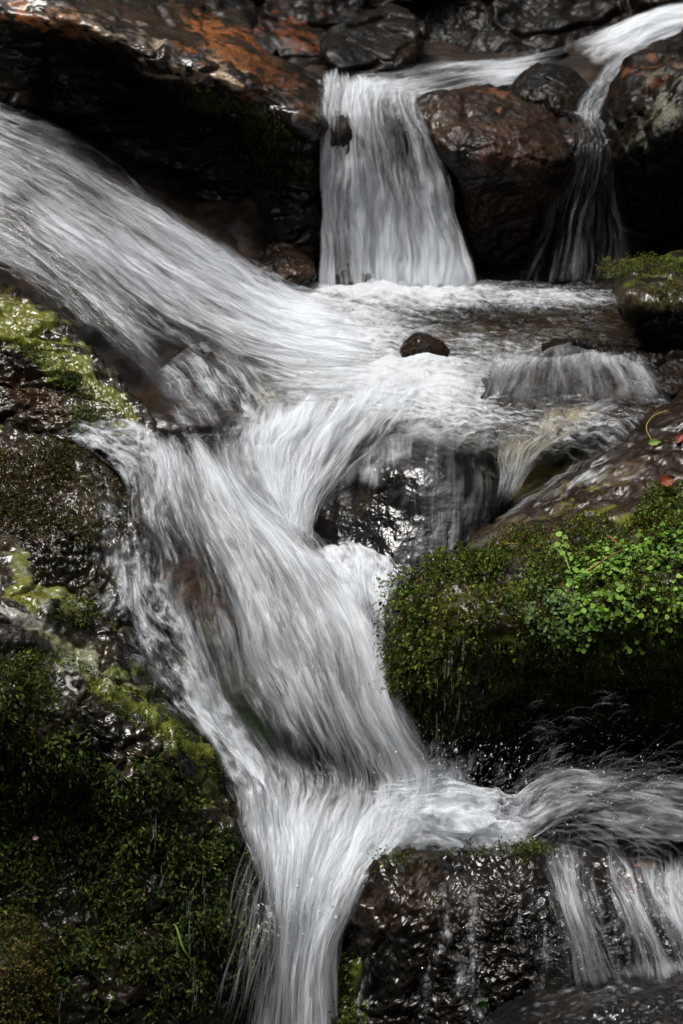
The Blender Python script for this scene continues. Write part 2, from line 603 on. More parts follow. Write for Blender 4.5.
def waterfall(name, label, rows, nu=160, nv=260, amp=0.005, big=0.01, lift=0.0, edge=(0.06, 0.06), ends=(0.04, 0.06), layers=2,
              layer_gap=0.012, layer_dens=0.6, strands=600, slen=(0.08, 0.3), swid=(0.0005, 0.0018), slift=(0.0, 0.02), salpha=(0.04, 0.22),
              mat='sheet', seed=1, spread=0.0, sdmin=0.15, patches=()):
    A = np.array(rows, float)              # rows x cols x (px,py,Y,dens)
    u = np.linspace(0, 1, nu); v = np.linspace(0, 1, nv)
    B = cr(A, v)
    B = np.swapaxes(cr(np.swapaxes(B, 0, 1), u), 0, 1)
    S = P(B[..., 0], B[..., 1], B[..., 2])
    Nn = grid_normals(S)
    if np.mean(np.sum((CAM - S) * Nn, -1)) < 0:
        Nn = -Nn; flip = True
    else:
        flip = False
    ul = np.linalg.norm(np.diff(S, axis=1), axis=-1).sum(1).mean()
    vl = np.linalg.norm(np.diff(S, axis=0), axis=-1).sum(0).mean()
    U, Vv = np.meshgrid(u * ul, v * vl)
    dens = B[..., 3].copy()
    for (x, y, rx, ry, ang, amt) in patches:       # thinner / thicker places in the flow
        wx = B[..., 0] - x + 10 * uvn(U, Vv, 12, 5, seed + 60); wy = B[..., 1] - y + 10 * uvn(U, Vv, 12, 5, seed + 61)
        ca, sa = math.cos(math.radians(ang)), math.sin(math.radians(ang))
        dens += amt * np.exp(-((wx * ca + wy * sa) / rx) ** 2 - ((-wx * sa + wy * ca) / ry) ** 2)
    dens = np.clip(dens, 0.03, 1.3)
    ub, vb = np.meshgrid(u, v)
    eu = np.ones_like(ub)
    if edge[0]: eu *= smooth(ub + 0.04 * uvn(U, Vv, 8, 8, seed + 30), 0, edge[0])
    if edge[1]: eu *= smooth(1 - ub + 0.04 * uvn(U, Vv, 8, 8, seed + 31), 0, edge[1])
    if ends[0]: eu *= smooth(vb + 0.06 * uvn(U, Vv, 40, 4, seed + 32), 0, ends[0])
    if ends[1]: eu *= smooth(1 - vb + 0.06 * uvn(U, Vv, 40, 4, seed + 33), 0, ends[1])
    VS, FS, DS, UVS, MI = [], [], [], [], []
    base = 0
    for l in range(layers):
        dsp = big * 2 * uvn(U, Vv, 9, 2.2, seed + 1 + l * 50) + amp * 2 * uvn(U, Vv, 45, 9, seed + 2 + l * 50, 3)
        Sl = S + Nn * (dsp + lift + l * layer_gap)[..., None]
        if l == 0: S0 = Sl
        VS.append(Sl.reshape(-1, 3))
        f = grid_faces(nv, nu, base=base)
        FS.append(f[:, ::-1] if flip else f)
        MI.append(np.zeros(len(f)))
        dl = np.clip(dens, 0, 1.3) * eu * (1 if l == 0 else layer_dens)
        DS.append(dl.ravel())
        UVS.append(np.stack([U + l * 3.3, Vv + l * 1.7], -1).reshape(-1, 2))
        base += nu * nv
    # strands: soft narrow filaments that ride over the sheet along the flow
    if strands:
        r = np.random.default_rng(seed + 77)
        m = strands * 3
        su = r.uniform(0.01, 0.99, m)
        sv = r.uniform(-0.1, 0.98, m)
        dm = sample_grid(np.clip(dens, 0, 1) * eu, su, np.clip(sv, 0, 1))
        keep = r.uniform(0, 1, m) < np.clip(dm * 1.3, sdmin * (dm > 0.01), 1)
        su, sv = su[keep][:strands], sv[keep][:strands]
        n = len(su)
        K = 12
        t = np.linspace(0, 1, K)
        ln = r.uniform(slen[0], slen[1], n) / vl
        wdt = swid[0] + (swid[1] - swid[0]) * r.uniform(0, 1, n) ** 2.2
        lf0 = slift[0] + (slift[1] - slift[0]) * r.uniform(0, 1, n) ** 2
        al = r.uniform(salpha[0], salpha[1], n)
        vv = sv[:, None] + ln[:, None] * t
        uu = su[:, None] + (r.normal(0, 0.018, n)[:, None] * t + r.normal(0, 0.014, n)[:, None] * t * t) * (0.3 / max(ul, 0.05)) + spread * (su[:, None] - 0.5) * t
        pos = sample_grid(S0, uu, vv)
        nn = sample_grid(Nn, uu, vv)
        dd = sample_grid(np.clip(dens, 0, 1) * eu, uu, vv)
        over = np.clip(vv, 0, 1) != vv
        tan = np.gradient(pos, axis=1)
        tan /= (np.linalg.norm(tan, axis=-1, keepdims=True) + 1e-9)
        side = np.cross(tan, nn)
        pos = pos + nn * (lift + 0.003 + lf0[:, None] * (0.4 + np.sin(t * math.pi) * 0.6))[..., None]
        wt = wdt[:, None] * (0.35 + 0.65 * np.sin(math.pi * (0.1 + 0.8 * t)))
        a = al[:, None] * np.sin(math.pi * t) ** 0.8 * (0.04 + 0.96 * np.clip(dd * 1.5, 0, 1)) * (~over)
        Lp = pos - side * wt[..., None]; Rp = pos + side * wt[..., None]
        VV = np.stack([Lp, pos + nn * (wt * 0.35)[..., None], Rp], 2)
        VS.append(VV.reshape(-1, 3))
        z = np.zeros_like(a)
        DS.append(np.stack([z, a, z], 2).ravel())
        UVS.append(np.zeros((n * K * 3, 2)))
        i, k, s = np.meshgrid(np.arange(n), np.arange(K - 1), np.arange(2), indexing='ij')
        b0 = base + (i * K + k) * 3 + s
        f = np.stack([b0, b0 + 1, b0 + 4, b0 + 3], -1).reshape(-1, 4)
        FS.append(f); MI.append(np.ones(len(f)))
    V = np.concatenate(VS); Fq = np.concatenate(FS)
    o = make_mesh(name, V, Fq, [M[mat], M['strand']], attrs={'dens': np.concatenate(DS)}, uv=np.concatenate(UVS), midx=np.concatenate(MI))
    o['kind'] = 'structure'
    return o


def surf(rk, px, py, rad=4):
    """front surface point, normal of a rock seen at a photo position"""
    R = ROCKS[rk.name]
    V = R['V'].reshape(-1, 3); Nn = R['N'].reshape(-1, 3)
    d = np.linalg.norm(PIX(V) - np.array([px, py]), axis=1)
    c = np.where(d < max(rad, d.min() + 0.5))[0]
    j = c[np.argmin(V[c, 1])]
    return V[j], Nn[j]


def film_on(name, rk, blobs, along=(0, 0.4, -1), across=(1, 0, 0), lift=.004, mat='sheet', seed=1):
    """thin water running over a rock: a skin that follows the stone itself"""
    R = ROCKS[rk.name]
    V, Nn = R['V'], R['N']
    nr, nc = V.shape[:2]
    pix = PIX(V)
    w = np.stack([fbm(V * 12, 3, seed), fbm(V * 12 + 31, 3, seed + 1)], -1) * 30
    q = pix + w
    d = np.zeros((nr, nc))
    for (x, y, rx, ry, ang, s) in blobs:
        ca, sa = math.cos(math.radians(ang)), math.sin(math.radians(ang))
        dx, dy = q[..., 0] - x, q[..., 1] - y
        d += s * np.exp(-((dx * ca + dy * sa) / rx) ** 2 - ((-dx * sa + dy * ca) / ry) ** 2)
    d = np.clip(d - .03, 0, 1.1)
    S = V + Nn * lift
    F_ = grid_faces(nr, nc, True)
    F_ = F_[(d.ravel()[F_] > .004).any(1)]
    used = np.unique(F_)
    rm = np.full(nr * nc, -1); rm[used] = np.arange(len(used))
    al = np.array(along, float); al /= np.linalg.norm(al)
    ac = np.array(across, float); ac /= np.linalg.norm(ac)
    uv = np.stack([V @ ac, V @ al], -1).reshape(-1, 2)[used]
    o = make_mesh(name, S.reshape(-1, 3)[used], rm[F_], M[mat], attrs={'dens': d.ravel()[used]}, uv=uv)
    o['kind'] = 'structure'
    return o


def free_ribbons(lines, wid, alpha, K=12):
    """soft filaments along free 3D curves"""
    VS, DS, FS = [], [], []
    t = np.linspace(0, 1, K)
    for b, (pts, w_, a_) in enumerate(zip(lines, wid, alpha)):
        p = cr(np.asarray(pts, float), t)
        tan = np.gradient(p, axis=0)
        side = np.cross(tan, CAM - p)
        side /= (np.linalg.norm(side, axis=1, keepdims=True) + 1e-9)
        outw = np.cross(side, tan); outw /= (np.linalg.norm(outw, axis=1, keepdims=True) + 1e-9)
        wt = (w_ * (0.4 + 0.6 * np.sin(math.pi * t)))[:, None]
        VS.append(np.stack([p - side * wt, p + outw * wt * 0.5, p + side * wt], 1).reshape(-1, 3))
        a = a_ * np.sin(math.pi * t) ** 0.8
        DS.append(np.stack([0 * a, a, 0 * a], 1).ravel())
        k, s = np.meshgrid(np.arange(K - 1), np.arange(2), indexing='ij')
        b0 = b * K * 3 + k * 3 + s
        FS.append(np.stack([b0, b0 + 1, b0 + 4, b0 + 3], -1).reshape(-1, 4))
    return np.concatenate(VS), np.concatenate(FS), np.concatenate(DS)


def tube(name, pts, r0, r1, mat, K=14, S=7):
    p = cr(np.asarray(pts, float), np.linspace(0, 1, K))
    tan = np.gradient(p, axis=0); tan /= np.linalg.norm(tan, axis=1, keepdims=True)
    a = np.cross(tan, [0.3, 0.2, 1.0]); a /= np.linalg.norm(a, axis=1, keepdims=True)
    b = np.cross(tan, a)
    r = np.linspace(r0, r1, K)[:, None, None]
    th = np.linspace(0, 2 * math.pi, S, endpoint=False)[None, :, None]
    V = p[:, None] + r * (np.cos(th) * a[:, None] + np.sin(th) * b[:, None])
    return make_mesh(name, V, grid_faces(K, S, True), mat)


def blade(name, pts, w_, mat, K=16):
    """a flat tapering grass blade with a keel"""
    p = cr(np.asarray(pts, float), np.linspace(0, 1, K))
    tan = np.gradient(p, axis=0)
    side = np.cross(tan, CAM - p); side /= np.linalg.norm(side, axis=1, keepdims=True)
    back = np.cross(side, tan); back /= np.linalg.norm(back, axis=1, keepdims=True)
    wt = (w_ * np.sin(math.pi * np.linspace(0.12, 0.99, K)) ** 0.7)[:, None]
    V = np.stack([p - side * wt, p - back * wt * 0.4, p + side * wt], 1)
    return make_mesh(name, V, grid_faces(K, 3), mat)


def flat_leaf(name, c, nrm, d, L_, W_, mat, lobes=0.0):
    """a fallen leaf: a pointed curled blade with a midrib fold"""
    nrm = nrm / np.linalg.norm(nrm)
    d = d - nrm * (d @ nrm); d = d / np.linalg.norm(d)
    s = np.cross(nrm, d)
    K = 13
    t = np.linspace(0, 1, K)
    half = W_ * 0.5 * np.sin(math.pi * t ** 0.8) * (1 + lobes * np.cos(t * 22))
    rows = []
    for f in (-1, -0.5, 0, 0.5, 1):
        rows.append(c + d * ((t - 0.5) * L_)[:, None] + s * (half * f)[:, None] + nrm * (0.002 + 0.22 * W_ * abs(f) ** 1.5 + 0.12 * L_ * (t - 0.5) ** 2)[:, None])
    return make_mesh(name, np.stack(rows, 1), grid_faces(K, 5), mat)


M['boulder_brown'] = rock_mat('brown_polished_rock', (0.006, 0.0042, 0.0026), (0.022, 0.012, 0.0055), (0.14, 0.34), 0.2, 60, 0.22, (0.6, 1.0, 1.6))
# ================================================================== terrain
def bank():  # valley floor plus steep unseen banks, added to keep out low sky light
    ph = np.linspace(0, 2 * math.pi, 220, endpoint=False)
    rho = np.concatenate([np.linspace(0.05, 3, 40), np.linspace(3.1, 9, 60), np.linspace(9.3, 40, 30)])
    R_, PH = np.meshgrid(rho, ph, indexing='ij')
    x = R_ * np.sin(PH); y = 3.6 + R_ * np.cos(PH)
    prof = np.interp(y, [-40, 2.6, 3.5, 4.6, 6.0, 7.2, 8.0, 40], [-0.6, -0.35, -0.2, 0.45, 0.55, 0.75, 1.2, 12])
    side = np.clip(np.abs(x) - 1.25, 0, None)
    z = prof + 0.75 * np.clip(side, 0, 1.2) + 3.2 * np.clip(side - 1.5, 0, 3) + np.clip(side - 4.5, 0, None) * 0.8
    z = z + np.clip(y - 7.3, 0, 1.6) * 2.6
    z = z + np.clip(-0.7 - y, 0, 4) * SKY_BLOCK_SLOPE  # unseen rise behind the camera, shaped to block frontal sky
    p = np.stack([x, y, z], -1)
    z = z + fbm(p * 0.9, 5, 3) * 0.5 * smooth(R_, 1.5, 4)
    V = np.stack([x, y, z], -1)
    f = grid_faces(len(rho), len(ph), True)
    o = make_mesh('ground_and_shade_banks', V, f, M['earth'], attrs={'tint': np.zeros((V.shape[0] * V.shape[1], 4))}, center=False)
    o['kind'] = 'structure'


SKY_BLOCK_SLOPE = 2.6
bank()

bed_ctrl = [(-320, 60, 6.3), (-320, 250, 5.45), (-320, 400, 5.0), (-320, 700, 4.35), (-320, 1000, 4.0),
            (0, 0, 7.0), (0, 150, 5.85), (0, 300, 5.15), (0, 430, 4.75), (0, 600, 4.4), (0, 800, 4.1), (0, 1024, 3.9),
            (170, 200, 5.85), (170, 320, 5.2), (170, 440, 4.68), (170, 540, 4.38), (170, 650, 4.2), (170, 760, 4.07),
            (340, 0, 7.3), (340, 60, 6.7), (340, 95, 5.98), (340, 200, 5.95), (340, 282, 5.9), (340, 350, 5.34), (340, 430, 4.78), (340, 500, 4.52), (340, 600, 4.32),
            (340, 700, 4.14), (340, 790, 4.04), (340, 860, 3.88), (340, 940, 3.78), (340, 1024, 3.74), (250, 900, 3.84), (250, 1024, 3.78),
            (560, 0, 7.3), (560, 60, 6.75), (560, 110, 6.12), (560, 200, 6.08), (560, 280, 5.95), (560, 350, 5.34), (560, 420, 4.85), (560, 600, 4.45), (560, 800, 4.15), (560, 1024, 3.75),
            (683, 0, 7.3), (683, 100, 6.3), (683, 280, 6.0), (683, 350, 5.4), (683, 420, 4.85), (683, 600, 4.4), (683, 800, 4.1), (683, 1024, 3.75),
            (1000, 60, 6.6), (1000, 300, 5.9), (1000, 600, 4.6), (1000, 1000, 3.9)]


def bed():
    D = TPS(bed_ctrl)
    px, py = np.meshgrid(np.linspace(-340, 1020, 380), np.linspace(-30, 1180, 380))
    V = P(px, py, D(px, py))
    Nn = grid_normals(V)
    if np.mean(np.sum((CAM - V) * Nn, -1)) < 0: Nn = -Nn
    hv, ed = cells(V * 5.5 + 0.3 * fbm(V * 6, 3, 4)[..., None], 5)
    V = V + Nn * (0.05 * (hv - 0.5) * smooth(ed, 0, .15) + 0.035 * fbm(V * 7, 5, 9))[..., None]
    t = paint_tint(V.reshape(-1, 3), [(250, 690, 120, 60, (0.02, 0.05, 0.015), .7), (230, 610, 120, 60, (0.09, 0.045, 0.03), .6),
                                      (500, 330, 150, 40, (0.03, 0.02, 0.01), .7), (520, 440, 120, 60, (0.09, 0.08, 0.02), .8)], 4)
    o = make_mesh('stream_bed', V, grid_faces(380, 380)[:, ::-1], M['bed_rock'], attrs={'tint': t}, center=False)
    o['kind'] = 'structure'


bed()

# ================================================================== rocks
RUST = (0.30, 0.10, 0.022); RUSTD = (0.11, 0.035, 0.012); CREAM = (0.36, 0.25, 0.15); ALG = (0.135, 0.145, 0.016); ALGD = (0.07, 0.085, 0.012); BRM = (0.05, 0.042, 0.015)
slab = rock('ledge_rock', 'long dark overhanging ledge with a rust orange wet top, upper left corner', [(-90, -60), (160, -45), (205, 8), (240, 14), (268, 50), (310, 70), (336, 92), (332, 120), (318, 150), (322, 200), (320, 255), (300, 278), (255, 264), (215, 228), (140, 170), (60, 120), (-90, 75)],
     [(20, 2, 5.84), (60, 20, 5.78), (150, 62, 5.72), (240, 90, 5.70), (300, 118, 5.71), (100, 38, 5.75), (200, 78, 5.71), (200, 15, 6.15), (300, 75, 5.95), (100, -30, 6.2), (-60, -30, 5.9), (-60, 20, 5.85),
      (60, 50, 5.9), (150, 92, 5.88), (240, 118, 5.86), (100, 70, 5.9), (200, 108, 5.88), (300, 150, 5.8), (200, 210, 5.9), (290, 240, 5.86), (30, 105, 5.86)],
     M['slab_rock'], center=(215, 120), nt_=460, nr=170, rim=0.05, thick=0.35, amp=0.014, freq=5, blocky=0.012, bfreq=6, ridged=0.008, fine=.003, seed=2, strata=(.6, .8, 2.0),
     paint=[(212, 38, (22, 50), 12, RUST, 1.0), (238, 58, (26, 40), 13, RUST, .95), (228, 80, 16, 7, CREAM, .8), (262, 72, (30, 40), 20, RUSTD, .85), (290, 92, (26, 40), 18, (0.07, 0.025, 0.012), .8), (35, 12, (35, 25), 9, RUST, .9), (250, 60, (110, 30), 26, (0.075, 0.034, 0.015), .55), (90, 30, (90, 25), 16, (0.07, 0.04, 0.022), .5), (170, 62, (40, 20), 8, CREAM, .8), (200, 72, 16, 6, CREAM, .8),
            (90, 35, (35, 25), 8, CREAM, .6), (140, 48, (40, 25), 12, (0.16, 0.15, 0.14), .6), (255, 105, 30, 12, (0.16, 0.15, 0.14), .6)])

rock('cliff_rock', 'black wet rock wall across the top centre behind the stream', [(190, -60), (420, -80), (700, -70), (720, -10), (640, 40), (560, 62), (500, 80), (430, 84), (350, 82), (280, 70), (215, 20)],
     [(200, -40, 6.9), (300, 20, 6.75), (300, 68, 6.5), (400, 20, 6.85), (420, 80, 6.6), (500, 20, 6.9), (520, 70, 6.65), (600, 0, 7.0), (640, 40, 6.8), (400, -60, 7.0), (650, -50, 7.1)],
     M['black_rock'], nt_=360, nr=120, amp=0.04, freq=4, blocky=0.08, bfreq=4, rim=.05, seed=5, paint=[(300, 40, 40, 12, RUSTD, .6), (280, 22, 20, 8, RUSTD, .6)])
rock('stone', 'flat black stone with a wet gleam above the main fall, at the top edge', [(330, 30), (380, 8), (415, 15), (425, 40), (410, 66), (370, 76), (335, 70), (318, 50)],
     [(330, 50, 6.35), (380, 15, 6.6), (415, 40, 6.45), (370, 70, 6.3)], M['black_rock'], nt_=200, nr=60, amp=.015, freq=5, blocky=.02, bfreq=6, fine=.002, seed=11)
boulder_b = rock('boulder', 'reddish brown angular boulder standing in the stream right of the main fall', [(413, 104), (425, 95), (450, 90), (470, 86), (488, 84), (505, 92), (530, 104), (545, 108), (568, 113), (586, 130), (589, 150), (576, 188), (562, 225), (545, 262), (505, 284), (475, 270), (465, 225), (458, 185), (440, 152), (420, 126)],
     [(415, 105, 5.9), (488, 88, 6.05), (560, 118, 6.0), (450, 130, 5.78), (500, 150, 5.72), (545, 160, 5.76), (585, 150, 5.95), (500, 190, 5.78), (490, 250, 5.86), (550, 230, 5.9)],
     M['brown_rock'], nt_=360, nr=130, amp=0.024, freq=5, blocky=0.012, bfreq=4, fine=.004, rim=.07, seed=7,
     paint=[(490, 90, 12, 8, RUSTD, .8), (500, 140, 40, 40, (0.06, 0.028, 0.016), .5)])
rock('stone', 'small black stone wedged behind the brown boulder, split stream around it', [(508, 92), (520, 72), (545, 60), (568, 66), (586, 82), (596, 104), (575, 122), (545, 116), (520, 106)],
     [(515, 95, 6.14), (545, 64, 6.24), (590, 100, 6.14), (550, 95, 6.1)], M['black_rock'], nt_=200, nr=60, amp=.014, freq=6, blocky=.015, bfreq=7, fine=.003, seed=13)
rock('rock', 'tall dark rock with grey lichen mottling beside the thin falls, upper right edge', [(592, 118), (612, 78), (650, 45), (700, 18), (790, 0), (800, 330), (700, 300), (640, 285), (600, 280), (583, 230), (590, 170)],
     [(600, 110, 6.0), (650, 50, 6.1), (700, 30, 6.1), (640, 95, 5.85), (683, 90, 5.78), (640, 150, 5.78), (683, 150, 5.72), (620, 200, 5.92), (683, 180, 5.86), (660, 270, 5.95), (780, 20, 6.0), (790, 300, 5.8), (780, 150, 5.65)],
     M['black_rock'], center=(680, 170), nt_=340, nr=130, amp=0.03, freq=5, blocky=0.04, bfreq=5, seed=17,
     paint=[(660, 105, 28, 30, (0.11, 0.11, 0.08), .55), (640, 60, 30, 20, RUSTD, .5)])
rock('stone', 'dark brown stone at the foot of the overhang beside the main fall', [(243, 250), (262, 240), (290, 244), (312, 256), (318, 274), (296, 284), (268, 282), (250, 268)],
     [(250, 262, 5.72), (290, 248, 5.76), (312, 272, 5.66), (275, 276, 5.62)], M['brown_rock'], nt_=180, nr=50, amp=.01, freq=9, blocky=.015, bfreq=10, fine=.003, seed=19, rim=.05, thick=.12)
rock('stone', 'grey pointed stone half veiled at the foot of the main fall', [(318, 284), (335, 266), (358, 250), (378, 246), (384, 262), (372, 282), (345, 292)],
     [(325, 282, 5.70), (372, 252, 5.76), (360, 280, 5.69)], M['bed_rock'], nt_=160, nr=50, amp=.008, freq=9, blocky=.01, bfreq=10, fine=.002, seed=23, rim=.05, thick=.12)
pool_edge = rock('rock', 'flat topped dark rock with yellow green moss at the right edge of the pool', [(603, 264), (640, 256), (700, 248), (800, 250), (800, 420), (700, 380), (655, 358), (630, 322), (612, 290)],
     [(605, 266, 5.35), (640, 258, 5.42), (700, 252, 5.45), (625, 284, 5.08), (683, 292, 5.0), (760, 300, 4.95), (650, 335, 5.08), (700, 350, 5.0), (780, 400, 4.85), (780, 255, 5.4)],
     M['algae_rock'], center=(690, 310), nt_=280, nr=110, amp=.014, freq=7, blocky=.02, bfreq=7, fine=.003, seed=29, rim=.04,
     paint=[(660, 268, 60, 10, ALGD, .9), (660, 300, 70, 14, BRM, .5)])
rock('stone', 'small domed black stone poking out of the pool foam', [(392, 362), (400, 345), (414, 334), (426, 335), (443, 343), (455, 358), (456, 372), (425, 378), (396, 374)],
     [(400, 356, 5.0), (416, 338, 5.06), (450, 358, 5.0), (428, 352, 4.96), (420, 368, 4.93)], M['boulder_brown'], nt_=180, nr=60, amp=.008, freq=10, blocky=.004, bfreq=14, fine=.0015, seed=31, rim=.04, thick=.12)
rock('rock', 'low dark ledge in the pool under a broad skirt of water', [(462, 388), (470, 374), (500, 366), (560, 360), (610, 358), (645, 374), (662, 398), (640, 422), (580, 426), (520, 424), (475, 412)],
     [(470, 380, 4.82), (500, 370, 4.82), (560, 364, 4.86), (620, 366, 4.85), (650, 395, 4.74), (480, 404, 4.68), (540, 400, 4.68), (600, 404, 4.68), (560, 422, 4.6)], M['bed_rock'],
     nt_=260, nr=70, amp=.015, freq=8, blocky=.02, bfreq=10, seed=37, rim=.04, thick=.12)
rock('stone', 'flat black stone with a straight edge between the pool and the right bank', [(538, 348), (560, 339), (600, 342), (650, 350), (700, 362), (700, 400), (664, 392), (640, 372), (600, 364), (555, 358)],
     [(545, 348, 5.0), (600, 345, 5.0), (660, 356, 4.92), (640, 370, 4.84), (560, 356, 4.93), (690, 390, 4.72)], M['black_rock'], nt_=240, nr=60, amp=.01, freq=9, blocky=.02, bfreq=10, seed=41, rim=.03, thick=.12)
cb = rock('boulder', 'smooth glistening black boulder in the middle that splits the white water', [(290, 550), (304, 518), (328, 486), (354, 460), (384, 442), (412, 434), (446, 436), (478, 446), (502, 464), (512, 494), (502, 522), (476, 552), (444, 576), (412, 586), (386, 582), (368, 564), (330, 562), (300, 559)],
     [(420, 438, 4.56), (475, 450, 4.56), (385, 448, 4.52), (400, 462, 4.46), (440, 460, 4.46), (492, 476, 4.47), (400, 520, 4.38), (440, 520, 4.375), (488, 525, 4.40), (420, 574, 4.31), (455, 562, 4.32), (392, 490, 4.42), (386, 545, 4.35), (350, 484, 4.48), (360, 520, 4.42), (310, 538, 4.41), (340, 556, 4.36)],
     M['smooth_rock'], nt_=420, nr=150, amp=.012, freq=5, ridged=.004, fine=.0022, seed=43, rim=.05,
     paint=[(330, 520, 40, 30, (0.03, 0.018, 0.008), .6)])
mb = rock('boulder', 'large mossy boulder with a wet brown top and a shaded undercut, right side', [(386, 604), (396, 582), (420, 570), (445, 556), (470, 535), (500, 515), (530, 490), (570, 465), (610, 440), (650, 410), (700, 385), (820, 360), (820, 800), (683, 784), (620, 776), (560, 800), (500, 792), (450, 764), (425, 742), (400, 702), (388, 652)],
     [(683, 400, 4.55), (600, 450, 4.42), (530, 500, 4.32), (470, 545, 4.2), (412, 580, 4.08), (683, 500, 4.2), (600, 540, 4.1), (540, 560, 4.05), (480, 590, 3.98), (395, 640, 4.0), (683, 580, 3.92),
      (600, 600, 3.9), (520, 620, 3.92), (450, 650, 3.93), (683, 690, 3.97), (560, 700, 4.02), (470, 720, 3.98), (600, 780, 4.12), (430, 740, 3.99), (800, 400, 4.4), (800, 600, 3.9), (800, 760, 4.0)],
     M['boulder_brown'], center=(590, 610), nt_=620, nr=230, amp=.018, freq=5, blocky=.015, bfreq=6, ridged=.01, fine=.003, strata=(.7, 1, 1.3), seed=47, rim=.06, thick=.35,
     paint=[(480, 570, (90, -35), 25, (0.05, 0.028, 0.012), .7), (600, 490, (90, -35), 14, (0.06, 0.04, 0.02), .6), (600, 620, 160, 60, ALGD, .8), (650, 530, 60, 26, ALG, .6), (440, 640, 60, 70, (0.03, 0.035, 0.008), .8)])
lr = rock('boulder', 'rough wet brown boulder at the bottom centre with water veils running over it', [(336, 960), (343, 915), (360, 878), (386, 852), (424, 838), (470, 840), (510, 846), (545, 832), (590, 838), (632, 856), (690, 880), (800, 890), (800, 1100), (330, 1100), (335, 1000)],
     [(430, 842, 3.82), (550, 838, 3.84), (400, 872, 3.66), (520, 880, 3.64), (640, 866, 3.76), (700, 886, 3.74), (360, 900, 3.66), (350, 1000, 3.6), (450, 950, 3.56), (560, 960, 3.55), (680, 960, 3.56), (450, 1060, 3.52), (700, 1060, 3.5), (790, 900, 3.7)],
     M['boulder_rock'], center=(530, 960), nt_=520, nr=190, amp=.02, freq=7, blocky=.008, bfreq=11, ridged=.016, fine=.010, seed=53, rim=.08, thick=.3,
     paint=[(345, 1000, 12, 60, ALGD, .9), (660, 860, 40, 14, RUSTD, .7), (420, 900, 80, 50, (0.03, 0.02, 0.012), .5)])
lar = rock('rock', 'sloping rock striped with yellow green algae at the left edge', [(-90, 285), (0, 285), (40, 305), (80, 340), (110, 370), (140, 402), (153, 428), (145, 444), (100, 442), (60, 440), (20, 428), (-90, 408)],
     [(0, 290, 4.95), (60, 330, 4.82), (130, 400, 4.6), (0, 350, 4.72), (60, 380, 4.65), (0, 410, 4.62), (80, 436, 4.52), (145, 435, 4.5), (-80, 300, 5.0), (-80, 400, 4.65)],
     M['algae_rock'], nt_=320, nr=130, amp=.018, freq=7, blocky=.02, bfreq=10, ridged=.008, seed=59, rim=.03, strata=(.6, 1.4, 1.4),
     paint=[(30, 335, (80, 40), 22, ALG, 1.05), (85, 382, (70, 42), 16, ALG, 1.0), (110, 410, (45, 40), 10, ALGD, .8), (20, 300, (40, 30), 8, (0.05, 0.02, 0.01), .7), (40, 400, (70, 20), 12, (0.035, 0.016, 0.008), .9)])
lmr = rock('rock', 'rounded rock covered in dark brown moss at the left edge', [(-90, 425), (0, 422), (50, 440), (95, 466), (130, 498), (146, 535), (145, 575), (135, 620), (60, 640), (-90, 620)],
     [(0, 430, 4.5), (95, 472, 4.38), (0, 500, 4.3), (80, 520, 4.25), (140, 540, 4.22), (0, 580, 4.12), (110, 600, 4.12), (-80, 430, 4.55), (-80, 590, 4.12)],
     M['algae_rock'], nt_=280, nr=110, amp=.02, freq=8, blocky=.0, seed=61, rim=.04, fine=.012,
     paint=[(40, 490, 90, 40, (0.035, 0.026, 0.012), .9), (40, 435, (60, 20), 8, ALGD, .8), (115, 565, 30, 40, (0.16, 0.15, 0.14), .6)])
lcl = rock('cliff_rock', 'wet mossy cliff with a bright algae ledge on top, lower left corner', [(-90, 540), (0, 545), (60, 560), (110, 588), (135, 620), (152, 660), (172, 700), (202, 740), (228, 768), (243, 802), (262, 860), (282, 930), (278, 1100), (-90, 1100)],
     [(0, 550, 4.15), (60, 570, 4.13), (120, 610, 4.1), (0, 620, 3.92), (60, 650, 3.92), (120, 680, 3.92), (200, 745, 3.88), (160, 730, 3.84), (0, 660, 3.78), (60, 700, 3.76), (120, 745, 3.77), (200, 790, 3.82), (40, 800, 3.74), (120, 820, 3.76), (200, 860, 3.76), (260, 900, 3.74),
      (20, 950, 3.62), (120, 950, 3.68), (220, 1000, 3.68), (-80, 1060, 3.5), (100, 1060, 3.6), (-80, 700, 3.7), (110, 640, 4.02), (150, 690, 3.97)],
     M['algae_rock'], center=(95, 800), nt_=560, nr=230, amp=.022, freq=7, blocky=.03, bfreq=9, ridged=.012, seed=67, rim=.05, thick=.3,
     paint=[(40, 585, (70, 30), 12, ALG, 1.0), (125, 700, (85, 38), 10, ALG, .95), (190, 745, (60, 42), 9, ALG, 1.0), (150, 690, (60, 38), 10, ALGD, .7), (60, 640, (50, 35), 10, ALG, .8), (25, 612, (42, 15), 12, (0.34, 0.33, 0.32), .85), (62, 662, 13, 19, (0.42, 0.41, 0.4), 1.0), (95, 585, (44, 35), 9, (0.32, 0.31, 0.29), .85), (100, 672, (26, 40), 6, (0.34, 0.33, 0.32), .85), (85, 690, 9, 7, (0.4, 0.39, 0.38), .8), (20, 560, (36, 20), 9, (0.25, 0.24, 0.22), .6), (100, 615, (40, 30), 14, (0.03, 0.016, 0.01), .8),  # pale grey blobs paint the sky glints of the wet ledge
            (100, 850, 160, 90, (0.012, 0.014, 0.005), .9)])
